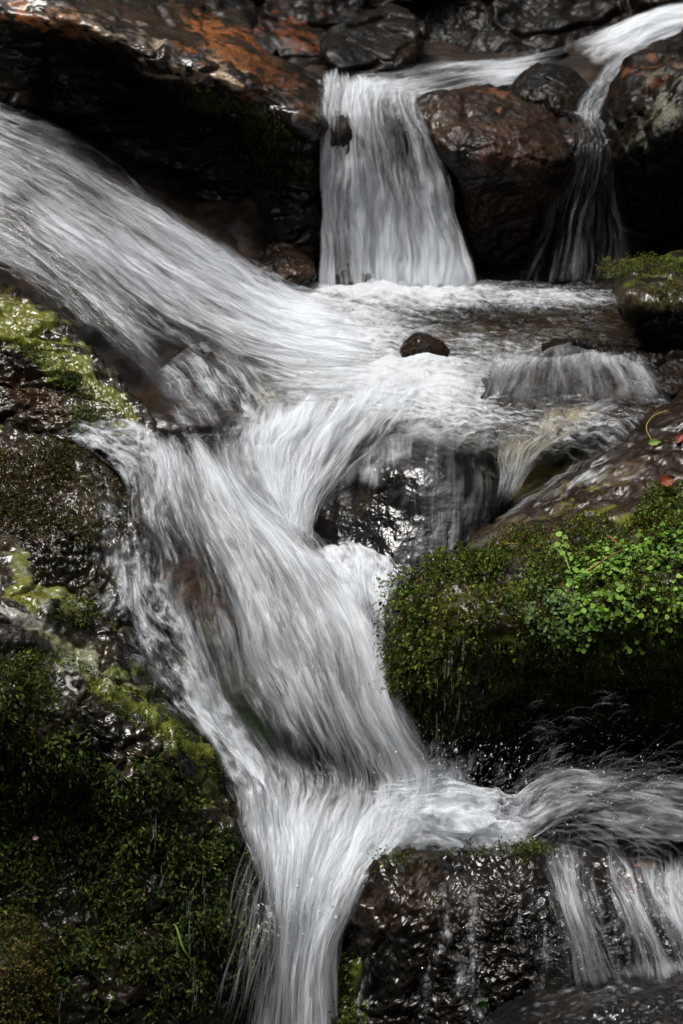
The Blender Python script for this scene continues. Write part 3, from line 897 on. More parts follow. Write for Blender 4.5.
hum = rock('rock', 'low hummock of olive brown moss in the bottom left corner', [(-90, 880), (0, 905), (28, 922), (44, 960), (50, 1000), (60, 1100), (-90, 1100)],
     [(0, 910, 3.62), (40, 960, 3.55), (0, 960, 3.5), (-60, 900, 3.6), (0, 1050, 3.42), (50, 1050, 3.5), (-80, 1080, 3.4)], M['algae_rock'], nt_=200, nr=90, amp=.015, freq=9, seed=71, rim=.05, thick=.2,
     paint=[(0, 980, 90, 90, BRM, 1.0)])
slope = rock('rock', 'dark stepped rock under the thin water at the foot of the left chute', [(138, 424), (148, 385), (178, 352), (225, 336), (262, 358), (284, 392), (290, 424), (232, 438), (170, 438)],
     [(150, 410, 4.60), (180, 360, 4.85), (230, 342, 4.99), (270, 375, 4.88), (160, 432, 4.53), (230, 430, 4.55), (285, 424, 4.64), (215, 385, 4.73)], M['boulder_brown'], nt_=240, nr=90, amp=.012, freq=5, blocky=.014, bfreq=5, fine=.002, seed=73, rim=.04, thick=.2)
rock('ledge_rock', 'flat glistening wet ledge below the veils in the bottom right corner', [(478, 1022), (515, 998), (575, 985), (640, 974), (720, 968), (800, 972), (800, 1110), (420, 1110)],
     [(500, 994, 3.5), (600, 982, 3.5), (720, 974, 3.48), (500, 1040, 3.34), (650, 1040, 3.3), (790, 1000, 3.4), (600, 1100, 3.15)], M['smooth_rock'], nt_=260, nr=100, amp=.010, freq=9, ridged=.008, fine=.004, seed=79, rim=.03, thick=.2)

# ================================================================== moss
G1 = [(0.055, 0.085, 0.012), (0.08, 0.11, 0.015), (0.035, 0.06, 0.012), (0.09, 0.08, 0.018)]
G2 = [(0.12, 0.17, 0.02), (0.16, 0.20, 0.03), (0.08, 0.13, 0.015), (0.14, 0.12, 0.025)]
GD = [(0.035, 0.062, 0.012), (0.055, 0.085, 0.015), (0.065, 0.06, 0.015), (0.022, 0.04, 0.010)]
BR = [(0.07, 0.042, 0.014), (0.05, 0.034, 0.014), (0.085, 0.065, 0.018), (0.03, 0.022, 0.011)]
moss_on(mb, 11000, [(430, 640, 50, 80, 1), (430, 590, 40, 20, .8), (520, 590, 90, 40, 1), (600, 580, 90, 40, .8), (670, 530, 30, 40, 1), (640, 620, 90, 40, .9), (430, 710, 36, 40, .9), (510, 650, 60, 40, .5)], G1 + G2[:1] + GD[:1], (.005, .011), .8, (1, 4), 1.1, .016, 101, aspect=.6)
moss_on(mb, 4600, [(480, 575, 60, 14, .9, -20), (480, 608, 36, 18, 1.3), (530, 612, 30, 14, 1), (590, 524, 24, 9, 1), (500, 548, 30, 8, .8, -20), (560, 545, 60, 16, .8), (683, 505, 30, 12, 1), (560, 505, 16, 6, .7), (655, 530, 40, 18, 1)], G2 + BR[:3], (.003, .008), .25, (1, 2), 1.0, .014, 103, name='moss_tuft')
moss_on(mb, 2600, [(560, 690, 140, 60, .7), (660, 690, 60, 50, .7), (660, 770, 50, 20, .8), (520, 720, 40, 30, .6)], GD + G1[:1], (.007, .014), .95, (3, 7), 1.2, .01, 105, name='hanging_moss', aspect=.28)
moss_on(lcl, 9500, [(85, 808, 110, 52, 1), (12, 705, 36, 40, 1), (70, 745, 30, 20, .9), (165, 835, 70, 50, 1), (60, 890, 110, 60, .8), (180, 870, 80, 60, .6), (150, 950, 120, 60, .6), (15, 800, 40, 90, 1.2)], GD + G1, (.006, .014), .85, (1, 5), 1.3, .022, 107, aspect=.45)
moss_on(lcl, 2600, [(30, 665, 40, 14, .9), (75, 612, 30, 12, .8), (120, 705, 70, 12, .8, 38), (190, 748, 50, 10, .8, 42)], G1 + G2[:2], (.003, .007), .3, (1, 2), 1.0, .01, 109, name='moss_tuft')
moss_on(lmr, 7500, [(30, 490, 90, 50, 1), (95, 510, 40, 40, .8)], BR + GD[:1], (.004, .008), .3, (1, 2), .8, .012, 111)
moss_on(hum, 7000, [(0, 980, 70, 90, 1)], BR + G1[:2], (.004, .009), .5, (1, 3), .5, .012, 113)
moss_on(lar, 1200, [(85, 420, 16, 14, 1), (60, 375, 60, 10, .4, 40)], GD + G1[:1], (.004, .009), .5, (1, 3), .7, .008, 115)
moss_on(pool_edge, 2200, [(650, 268, 60, 10, 1), (683, 290, 40, 12, .7)], G1 + BR[:1], (.004, .008), .4, (1, 2), .6, .008, 117)
moss_on(lr, 1500, [(346, 1000, 10, 60, 1), (380, 860, 40, 10, .4), (500, 850, 60, 10, .4)], G1, (.004, .009), .7, (1, 3), .6, .006, 119)
moss_on(slab, 2000, [(230, 105, 60, 14, .6, 20), (255, 150, 40, 40, .5), (285, 170, 30, 30, .5)], GD + G1[:1], (.004, .009), .7, (1, 3), .8, .008, 121)

# ================================================================== water
waterfall('upstream_water', None,
  [[(720, -4, 6.95, .9), (720, 8, 6.8, 1), (720, 20, 6.65, .9)],
   [(660, 8, 6.8, .9), (665, 22, 6.66, 1), (668, 36, 6.5, .8)],
   [(610, 26, 6.62, .7), (616, 42, 6.5, .9), (626, 58, 6.4, .5)],
   [(560, 44, 6.6, .2), (568, 60, 6.48, .5), (585, 80, 6.36, .3)],
   [(510, 54, 6.5, .2), (510, 70, 6.4, .7), (514, 90, 6.28, .6)],
   [(455, 56, 6.4, .25), (462, 74, 6.25, .6), (472, 92, 6.14, .5)],
   [(400, 66, 6.25, .2), (405, 82, 6.1, .6), (415, 98, 5.98, .7)],
   [(345, 76, 6.1, .2), (350, 88, 6.0, .7), (360, 102, 5.9, .8)]], patches=[(590, 66, 22, 16, 20, -.35), (545, 66, 20, 14, 0, -.25), (440, 78, 26, 10, 0, -.3), (500, 78, 22, 10, -20, .35), (640, 32, 30, 12, -25, .2), (390, 80, 20, 8, 0, -.15), (610, 52, 10, 12, 20, -.3), (575, 58, 30, 16, -20, -.3), (650, 22, 40, 10, -20, .15)], nu=70, nv=240, big=.012, amp=.004, layers=2, strands=100, seed=3, edge=(.2, .15), ends=(0, .05), slen=(.05, .2))
waterfall('main_waterfall', None,
  [[(322, 76, 6.05, .55), (350, 78, 6.05, .7), (385, 82, 6.05, .7), (420, 88, 6.05, .6)],
   [(320, 96, 5.9, .6), (350, 98, 5.9, .85), (385, 100, 5.9, .75), (418, 108, 5.9, .5)],
   [(319, 125, 5.83, .6), (350, 125, 5.82, .75), (390, 130, 5.82, .5), (432, 140, 5.83, .5)],
   [(319, 175, 5.8, .7), (355, 175, 5.79, .62), (400, 178, 5.78, .6), (450, 182, 5.8, .6)],
   [(320, 230, 5.77, .5), (358, 230, 5.76, .6), (408, 232, 5.75, .68), (465, 235, 5.77, .65)],
   [(318, 292, 5.72, .6), (362, 294, 5.7, .85), (415, 294, 5.69, .85), (482, 294, 5.7, .8)]], patches=[(365, 110, 30, 14, 0, -0.2), (405, 150, 20, 40, -15, -0.25), (345, 150, 14, 40, 0, 0.2), (375, 200, 12, 50, 0, -0.15), (440, 230, 14, 50, -10, 0.15), (400, 275, 80, 16, 0, 0.3), (350, 262, 24, 18, 0, -0.3)], nu=150, nv=200, big=.012, amp=.008, layers=3, strands=400, seed=5, mat='veil', edge=(.06, .05), ends=(.1, .02), slen=(.1, .35), slift=(0, .03))
waterfall('branch_water', None,
  [[(650, 26, 6.6, .3), (655, 36, 6.52, .5), (660, 46, 6.45, .2)],
   [(606, 56, 6.4, .2), (618, 66, 6.34, .5), (630, 74, 6.28, .2)],
   [(590, 82, 6.25, .1), (602, 88, 6.2, .35), (614, 92, 6.16, .2)],
   [(575, 104, 6.1, .2), (588, 108, 6.07, .3), (602, 112, 6.04, .25)],
   [(572, 124, 6.0, .05), (586, 130, 5.97, .2), (602, 132, 5.96, .2)]], nu=60, nv=140, big=.01, amp=.004, layers=2, strands=90, seed=61, edge=(.25, .25), ends=(.1, .15), slen=(.03, .1))
waterfall('thin_waterfall', None,
  [[(540, 100, 6.12, .1), (560, 104, 6.1, .3), (580, 106, 6.1, .3), (610, 100, 6.1, .2)],
   [(560, 115, 6.0, .1), (580, 120, 5.98, .14), (598, 122, 5.98, .16), (618, 120, 5.98, .1)],
   [(565, 150, 5.9, .05), (585, 150, 5.9, .13), (605, 150, 5.88, .1), (625, 150, 5.9, .1)],
   [(540, 210, 5.86, .12), (572, 210, 5.84, .14), (600, 210, 5.83, .08), (632, 210, 5.86, .1)],
   [(510, 285, 5.8, .2), (556, 285, 5.78, .2), (600, 285, 5.77, .1), (645, 285, 5.8, .12)]], nu=110, nv=160, big=.012, amp=.006, layers=1, strands=110, seed=7, mat='veil', edge=(.15, .15), ends=(.1, .03), slen=(.08, .3), slift=(0, .03))
waterfall('left_chute_water', None,
  [[(-70, 78, 5.74, .5), (-70, 130, 5.5, .5), (-70, 200, 5.25, .5), (-70, 275, 5.0, .4)],
   [(0, 108, 5.66, .55), (0, 160, 5.45, .5), (0, 215, 5.2, .55), (0, 278, 4.97, .35)],
   [(70, 140, 5.63, .35), (70, 200, 5.4, .55), (70, 262, 5.1, .5), (72, 325, 4.86, .3)],
   [(140, 186, 5.62, .35), (142, 250, 5.36, .72), (136, 312, 5.02, .42), (122, 375, 4.7, .22)],
   [(208, 236, 5.62, .5), (216, 296, 5.3, .8), (206, 360, 4.9, .28), (165, 430, 4.48, .28)],
   [(268, 282, 5.6, .7), (292, 332, 5.22, .95), (288, 388, 4.78, .28), (240, 430, 4.5, .35)],
   [(330, 300, 5.55, .8), (380, 350, 5.1, 1), (380, 392, 4.8, .95), (330, 424, 4.55, .9)]], patches=[(230, 385, 80, 24, 38, -0.33), (165, 365, 60, 26, 48, -0.2), (18, 215, 26, 16, 30, -0.55), (60, 280, 70, 14, 40, -0.2), (110, 215, 90, 12, 36, -0.16), (215, 300, 60, 10, 40, -0.2), (340, 350, 70, 40, 20, 0.25), (60, 235, 80, 14, 36, 0.2), (190, 250, 70, 10, 40, 0.2), (120, 330, 50, 10, 50, 0.15), (80, 190, 130, 60, 35, -0.12), (20, 150, 60, 40, 35, -0.08)], nu=260, nv=300, big=.016, amp=.007, layers=3, strands=900, seed=11, edge=(.16, .14), ends=(0, .12), slen=(.05, .22), slift=(0, .025), lift=.01)


def pool():
    px, py = np.meshgrid(np.linspace(225, 720, 300), np.linspace(281, 452, 200))
    a = (px - W / 2) / F; b = (H / 2 - py) / F
    d = FWD + a[..., None] * RT + b[..., None] * UP
    t = (POOL_Z - 2.2) / d[..., 2]
    V = CAM + d * t[..., None]
    U = V[..., 0]; Vv = V[..., 1]
    h = .012 * uvn(U, Vv, 9, 14, 3, 4) * 2 + .005 * 2 * uvn(U, Vv, 40, 60, 4, 3)
    foam = np.zeros_like(U)
    for (x, y, rx, ry, s) in [(390, 292, 120, 16, 1.1), (330, 330, 100, 40, 1.0), (400, 385, 110, 35, 1.0), (520, 296, 90, 8, .6), (560, 300, 80, 8, .5), (480, 345, 80, 18, .35), (440, 415, 90, 22, .6), (600, 425, 90, 14, .3), (250, 430, 60, 14, .9), (425, 371, 40, 9, 1.1), (385, 372, 40, 12, 1.0), (560, 352, 30, 5, .7), (640, 380, 30, 8, .5)]:
        foam = np.maximum(foam, s * np.exp(-(((px - x) / rx) ** 2 + ((py - y) / ry) ** 2)))
    foam = foam + .16 + .12 * uvn(U, Vv, 9, 14, 8)
    foam *= 1 - .75 * np.exp(-(((px - 500) / 110) ** 2 + ((py - 322) / 12) ** 2)) - .6 * np.exp(-(((px - 640) / 60) ** 2 + ((py - 330) / 20) ** 2))
    V[..., 2] += h + .02 * np.clip(foam - .5, 0, 1)
    low = np.interp(px, [225, 300, 380, 450, 520, 600, 650, 720], [418, 420, 422, 430, 444, 440, 424, 405])
    wob = 10 * uvn(U, Vv, 12, 12, 77)
    mask = smooth(px + wob * 2, 235, 300) * smooth(low - py + wob, -4, 14)
    V[..., 2] += .016 * np.exp(-((px - 425) / 36) ** 2 - ((py - 370) / 7) ** 2) + .01 * np.exp(-((px - 388) / 12) ** 2 - ((py - 362) / 10) ** 2)
    V[..., 2] -= .05 * (1 - smooth(low - py + wob, -8, 16))
    # flow direction: towards the lip on the left
    uv = np.stack([Vv * 1.0 + U * .35, -U * .8 + Vv * .35], -1)
    o = make_mesh('pool_water', V, grid_faces(200, 300)[:, ::-1], M['pool'], attrs={'dens': np.clip(foam, 0, 1.2).ravel(), 'cover': mask.ravel()}, uv=uv.reshape(-1, 2))
    o['kind'] = 'structure'


def pool_mat():
    m, nt = nt_new('pool_water')
    L = nt.links
    uv = N(nt, 'ShaderNodeUVMap', uv_map='flow').outputs[0]
    tc = N(nt, 'ShaderNodeTexCoord').outputs['Object']
    dens = N(nt, 'ShaderNodeAttribute', attribute_name='dens').outputs['Fac']
    mp = N(nt, 'ShaderNodeMapping'); mp.inputs['Scale'].default_value = (70, 14, 1)
    L.new(uv, mp.inputs[0])
    n1 = noise(nt, mp.outputs[0], 1, 4, .6, .6)
    n2 = noise(nt, tc, 60, 5, .65, .5)
    x = math_(nt, 'ADD', dens, math_(nt, 'ADD', math_(nt, 'MULTIPLY', math_(nt, 'SUBTRACT', n1, .5), 1.6), math_(nt, 'MULTIPLY', math_(nt, 'SUBTRACT', n2, .5), 1.1)))
    cov = N(nt, 'ShaderNodeAttribute', attribute_name='cover').outputs['Fac']
    al = math_(nt, 'MULTIPLY', ramp(nt, x, (.15, 1.15)), cov)
    mw = N(nt, 'ShaderNodeMapping'); mw.inputs['Scale'].default_value = (26, 60, 26)
    L.new(tc, mw.inputs[0])
    n3 = noise(nt, mw.outputs[0], 1, 4, .6, .4)
    bp = N(nt, 'ShaderNodeBump', i_Strength=.6, i_Distance=.02)
    L.new(math_(nt, 'ADD', n3, math_(nt, 'MULTIPLY', n2, .3)), bp.inputs['Height'])
    fo = foam_shader(nt, bp.outputs[0])
    b = N(nt, 'ShaderNodeBsdfPrincipled', i_Roughness=.06, i_IOR=1.33)
    b.inputs['Base Color'].default_value = (.9, .93, .9, 1)
    b.inputs['Transmission Weight'].default_value = 1.0
    L.new(bp.outputs[0], b.inputs['Normal'])
    # keep light reaching the bed
    gl = N(nt, 'ShaderNodeBsdfGlossy', i_Roughness=.1)
    L.new(bp.outputs[0], gl.inputs['Normal'])
    fr = N(nt, 'ShaderNodeFresnel', i_IOR=1.33); L.new(bp.outputs[0], fr.inputs['Normal'])
    tr = N(nt, 'ShaderNodeBsdfTransparent'); L.new(mixc(nt, cov, (1, 1, 1), (.84, .77, .62)), tr.inputs[0])
    m1 = N(nt, 'ShaderNodeMixShader'); L.new(math_(nt, 'MULTIPLY', fr.outputs[0], cov), m1.inputs[0]); L.new(tr.outputs[0], m1.inputs[1]); L.new(gl.outputs[0], m1.inputs[2])
    nt.nodes.remove(b)
    m2 = N(nt, 'ShaderNodeMixShader'); L.new(al, m2.inputs[0]); L.new(m1.outputs[0], m2.inputs[1]); L.new(fo, m2.inputs[2])
    o = N(nt, 'ShaderNodeOutputMaterial'); L.new(m2.outputs[0], o.inputs[0])
    return m


M['pool'] = pool_mat()
pool()
waterfall('ledge_water', None,
  [[(480, 370, 4.9, .2), (520, 362, 4.9, .3), (580, 360, 4.9, .3), (640, 366, 4.88, .2)],
   [(468, 378, 4.8, .35), (518, 365, 4.83, .5), (582, 361, 4.84, .5), (652, 374, 4.8, .4)],
   [(458, 396, 4.7, .3), (508, 386, 4.69, .22), (584, 384, 4.69, .25), (668, 394, 4.69, .3)],
   [(440, 426, 4.54, .45), (496, 422, 4.56, .4), (588, 420, 4.56, .4), (690, 418, 4.57, .35)]], nu=180, nv=100, big=.012, amp=.005, layers=2, strands=40, seed=13, mat='film', edge=(.08, .08), ends=(.3, .3), slen=(.03, .08), slift=(0, .012), lift=.01)
waterfall('lip_water', None,
  [[(225, 422, 4.58, .7), (300, 404, 4.66, .95), (370, 388, 4.76, 1), (440, 380, 4.84, .8)],
   [(205, 436, 4.53, .8), (285, 428, 4.54, .9), (352, 418, 4.6, .85), (420, 410, 4.62, .7)],
   [(205, 455, 4.46, .8), (272, 454, 4.48, .85), (332, 448, 4.5, .75), (396, 434, 4.52, .4)],
   [(225, 485, 4.4, .7), (272, 488, 4.42, .95), (316, 484, 4.42, .75), (362, 466, 4.44, .4)],
   [(256, 522, 4.34, .5), (284, 524, 4.355, .8), (308, 520, 4.35, .7), (332, 500, 4.37, .4)],
   [(290, 556, 4.28, .3), (302, 558, 4.28, .6), (312, 554, 4.27, .6), (318, 540, 4.29, .4)]], patches=[(350, 455, 60, 12, -38, -0.3), (300, 430, 60, 10, -10, 0.2), (260, 470, 40, 12, 40, 0.2)], nu=200, nv=220, big=.018, amp=.006, layers=3, strands=450, seed=18, edge=(.3, .06), ends=(.25, .12), slen=(.05, .18), slift=(0, .02), lift=.012)
waterfall('chute_water', None,
  [[(108, 442, 4.46, .25), (150, 434, 4.5, .4), (190, 430, 4.53, .6), (235, 432, 4.54, .6)],
   [(116, 472, 4.36, .25), (162, 464, 4.42, .55), (206, 464, 4.45, .75), (252, 480, 4.41, .8)],
   [(128, 522, 4.25, .22), (178, 517, 4.3, .5), (234, 518, 4.34, .68), (296, 530, 4.32, .75)],
   [(145, 582, 4.14, .3), (205, 580, 4.2, .42), (277, 576, 4.23, .6), (352, 572, 4.21, .9)],
   [(158, 645, 4.06, .4), (226, 645, 4.1, .34), (306, 640, 4.12, .5), (390, 622, 4.11, .85)],
   [(182, 712, 3.975, .5), (254, 716, 4.0, .3), (337, 716, 4.01, .45), (414, 702, 3.985, .7)],
   [(214, 774, 3.9, .65), (287, 782, 3.92, .42), (362, 788, 3.93, .55), (450, 778, 3.91, .6)],
   [(234, 828, 3.82, .7), (288, 834, 3.83, .85), (350, 836, 3.83, .9), (430, 836, 3.81, .45)],
   [(250, 880, 3.76, .4), (290, 888, 3.75, .9), (330, 892, 3.73, 1.0), (384, 884, 3.7, .4)],
   [(258, 950, 3.71, .25), (290, 955, 3.7, .62), (318, 955, 3.68, .95), (346, 948, 3.66, .5)],
   [(232, 1050, 3.67, .22), (280, 1050, 3.66, .52), (312, 1050, 3.64, .8), (346, 1050, 3.62, .6)]], patches=[(245, 715, 100, 12, 42, -0.24), (205, 570, 40, 45, 20, -0.2), (325, 765, 40, 22, 30, -0.16), (320, 640, 22, 60, -25, -0.2), (372, 640, 22, 70, -22, 0.3), (170, 520, 20, 50, -10, -0.15), (240, 500, 50, 14, 40, 0.25), (270, 640, 16, 60, -20, 0.12), (215, 690, 12, 50, -35, 0.2), (300, 870, 40, 40, 0, 0.25), (265, 900, 8, 60, -8, -0.3), (400, 740, 18, 50, -25, 0.25), (250, 620, 70, 90, -20, -0.1), (230, 560, 14, 60, -22, 0.12), (300, 620, 12, 70, -25, 0.14), (180, 600, 30, 50, -10, -0.1)], nu=280, nv=520, big=.024, amp=.007, layers=3, strands=1500, seed=17, edge=(.16, .12), ends=(.14, 0), slen=(.04, .15), slift=(0, .03), lift=.01)
waterfall('side_chute_water', None,
  [[(455, 420, 4.62, .35), (540, 414, 4.64, .4), (655, 398, 4.66, .4)],
   [(478, 440, 4.56, .35), (538, 436, 4.56, .38), (620, 420, 4.56, .3)],
   [(493, 462, 4.49, .35), (522, 458, 4.47, .5), (562, 450, 4.47, .2)],
   [(500, 486, 4.42, .2), (514, 486, 4.4, .4), (534, 480, 4.4, .12)],
   [(494, 520, 4.33, .05), (502, 522, 4.31, .15), (512, 520, 4.3, .04)]], nu=110, nv=180, big=.01, amp=.006, layers=2, strands=90, seed=19, mat='sheet', edge=(.2, .25), ends=(.15, .25), slen=(.03, .1), lift=.012)
waterfall('boulder_foot_water', None,
  [[(310, 556, 4.27, .7), (350, 552, 4.27, .9), (385, 566, 4.22, .9), (425, 580, 4.15, .7)],
   [(330, 580, 4.2, .9), (362, 578, 4.2, 1), (392, 592, 4.14, 1), (415, 602, 4.1, .6)],
   [(350, 620, 4.13, .5), (375, 620, 4.12, .8), (396, 640, 4.06, .8), (402, 650, 4.05, .3)]], nu=80, nv=70, big=.012, amp=.008, layers=2, strands=250, seed=23, mat='froth', edge=(.1, .1), ends=(.12, .3), slen=(.04, .12), lift=.02)
waterfall('splash_water', None,
  [[(350, 775, 3.95, .3), (352, 808, 3.9, .7), (350, 842, 3.82, .9), (340, 876, 3.74, .5)],
   [(400, 762, 3.96, .6), (404, 796, 3.93, 1.1), (402, 832, 3.86, 1.15), (394, 864, 3.75, .4)],
   [(446, 738, 3.98, .35), (448, 788, 3.95, 1.1), (448, 832, 3.86, 1.1), (448, 862, 3.75, .25)],
   [(486, 792, 3.95, .3), (488, 814, 3.92, .9), (488, 840, 3.84, 1.0), (490, 870, 3.73, .25)],
   [(520, 800, 3.94, .2), (522, 818, 3.9, .75), (522, 838, 3.84, .85), (526, 868, 3.73, .2)],
   [(566, 756, 3.98, .08), (568, 788, 3.93, .34), (570, 818, 3.87, .46), (574, 842, 3.81, .06)],
   [(622, 760, 4.0, .06), (626, 792, 3.93, .26), (630, 824, 3.86, .33), (634, 850, 3.8, .06)],
   [(720, 768, 3.99, .06), (720, 800, 3.92, .24), (724, 836, 3.85, .22), (728, 862, 3.79, .06)]], nu=150, nv=240, big=.03, amp=.012, layers=3, layer_gap=.02, layer_dens=.65, strands=160, seed=31, edge=(.35, .4), ends=(.2, 0), slen=(.03, .1), slift=(0, .05), mat='froth', patches=[(505,790,22,14,-20,-.6),(600,812,60,6,-12,-.3),(650,785,50,8,10,-.3),(540,835,40,8,0,-.2),(440,806,64,34,0,.45),(400,845,40,14,10,.3),(470,848,40,10,0,.25)])
waterfall('lower_right_waterfall', None,
  [[(490, 846, 3.8, .03), (560, 838, 3.82, .12), (625, 846, 3.81, .15), (725, 866, 3.77, .2)],
   [(500, 872, 3.68, .08), (562, 870, 3.68, .14), (630, 880, 3.7, .27), (730, 894, 3.69, .3)],
   [(505, 905, 3.58, .12), (572, 905, 3.58, .22), (645, 910, 3.6, .32), (742, 915, 3.58, .3)],
   [(510, 950, 3.54, .12), (590, 950, 3.54, .24), (668, 950, 3.55, .26), (760, 950, 3.53, .3)],
   [(515, 1010, 3.51, .2), (605, 1005, 3.51, .25), (690, 990, 3.52, .22), (775, 985, 3.5, .4)]], patches=[(535, 900, 12, 50, -14, -.15), (606, 930, 8, 60, -22, -.25), (655, 930, 10, 60, -27, -.2), (566, 905, 12, 50, -14, .2), (632, 925, 10, 50, -24, .2), (678, 905, 14, 50, -27, .2), (690, 968, 60, 8, -4, .5)], nu=200, nv=200, big=.016, amp=.005, layers=3, strands=220, seed=37, mat='veil', edge=(.35, 0), ends=(.28, .16), slen=(.04, .14), slift=(0, .03), lift=.012)
waterfall('left_film_water', None,
  [[(100, 520, 4.27, .1), (135, 530, 4.25, .3), (175, 540, 4.26, .3)],
   [(105, 590, 4.12, .18), (140, 600, 4.13, .35), (180, 600, 4.14, .4)],
   [(130, 645, 4.04, .22), (160, 650, 4.05, .4), (205, 650, 4.06, .35)],
   [(160, 705, 3.95, .22), (190, 705, 3.97, .5), (235, 705, 3.99, .35)],
   [(206, 765, 3.87, .22), (235, 775, 3.88, .5), (275, 780, 3.9, .4)],
   [(235, 830, 3.79, .3), (255, 835, 3.79, .5), (290, 840, 3.8, .4)]], nu=110, nv=240, big=.012, amp=.01, layers=2, strands=200, seed=43, mat='froth', edge=(.35, .25), ends=(.2, .15), slen=(.03, .1), lift=.014)
waterfall('left_turbulent_water', None,
  [[(40, 440, 4.56, .1), (70, 434, 4.56, .25), (110, 430, 4.56, .3)],
   [(70, 455, 4.46, .2), (110, 448, 4.47, .4), (160, 440, 4.48, .5)],
   [(115, 485, 4.35, .3), (140, 480, 4.37, .5), (180, 475, 4.39, .6)],
   [(120, 540, 4.22, .25), (140, 540, 4.24, .3), (165, 540, 4.26, .4)]], nu=70, nv=100, big=.012, amp=.008, layers=2, strands=150, seed=47, mat='froth', edge=(.25, .25), ends=(.2, .2), slen=(.03, .1), lift=.02)

# thin water skins on the stones
film_on('boulder_sheen_film_water', cb, [(445, 500, 46, 56, 0, .36), (372, 462, 46, 12, -38, .5), (335, 495, 40, 10, -48, .4), (420, 555, 44, 20, 0, .26), (430, 442, 60, 8, 5, .4)], (-.15, -.3, -1), (1, 0, -.15), mat='film', seed=81)  # water film whose pale foam also paints the boulder's grey sky sheen
film_on('rock_film_water', lr, [(472, 960, 16, 70, 0, .36), (425, 985, 12, 50, 8, .2), (362, 985, 6, 60, 0, .3), (395, 940, 6, 70, 6, .16), (520, 900, 10, 40, -10, .2), (440, 930, 8, 40, 15, .2), (545, 960, 10, 60, -8, .24), (610, 940, 50, 60, -20, .2), (480, 848, 120, 7, 0, .3)], (0, -.2, -1), seed=83)
film_on('slope_film_water', slope, [(215, 385, 90, 50, 20, .26), (180, 400, 12, 40, -20, .25), (212, 385, 8, 50, -22, .2), (242, 380, 10, 50, -25, .3), (272, 405, 16, 30, 0, .35)], (.35, -.5, -.8), (.9, .3, .2), seed=93)
film_on('boulder_top_film_water', mb, [(600, 452, 110, 10, -33, .12), (520, 510, 70, 8, -38, .2), (560, 500, 90, 3, -35, .2), (640, 470, 70, 3, -35, .22), (480, 550, 40, 6, -40, .15), (590, 475, 20, 6, -20, .2)], (-.85, -.5, -.25), (.5, -.85, 0), seed=87)
film_on('ledge_film_water', lmr, [(118, 560, 20, 55, 5, .38), (95, 520, 18, 40, 20, .12), (130, 600, 16, 30, 0, .3), (60, 445, 60, 8, 25, .2)], (.3, -.4, -1), (1, 0, .3), seed=89)
film_on('cliff_film_water', lcl, [(140, 640, 16, 40, -10, .35), (112, 598, 26, 14, 30, .3), (165, 690, 14, 40, -28, .35), (60, 660, 20, 12, 30, .2)], (.5, -.4, -.8), (.8, 0, .5), seed=91)

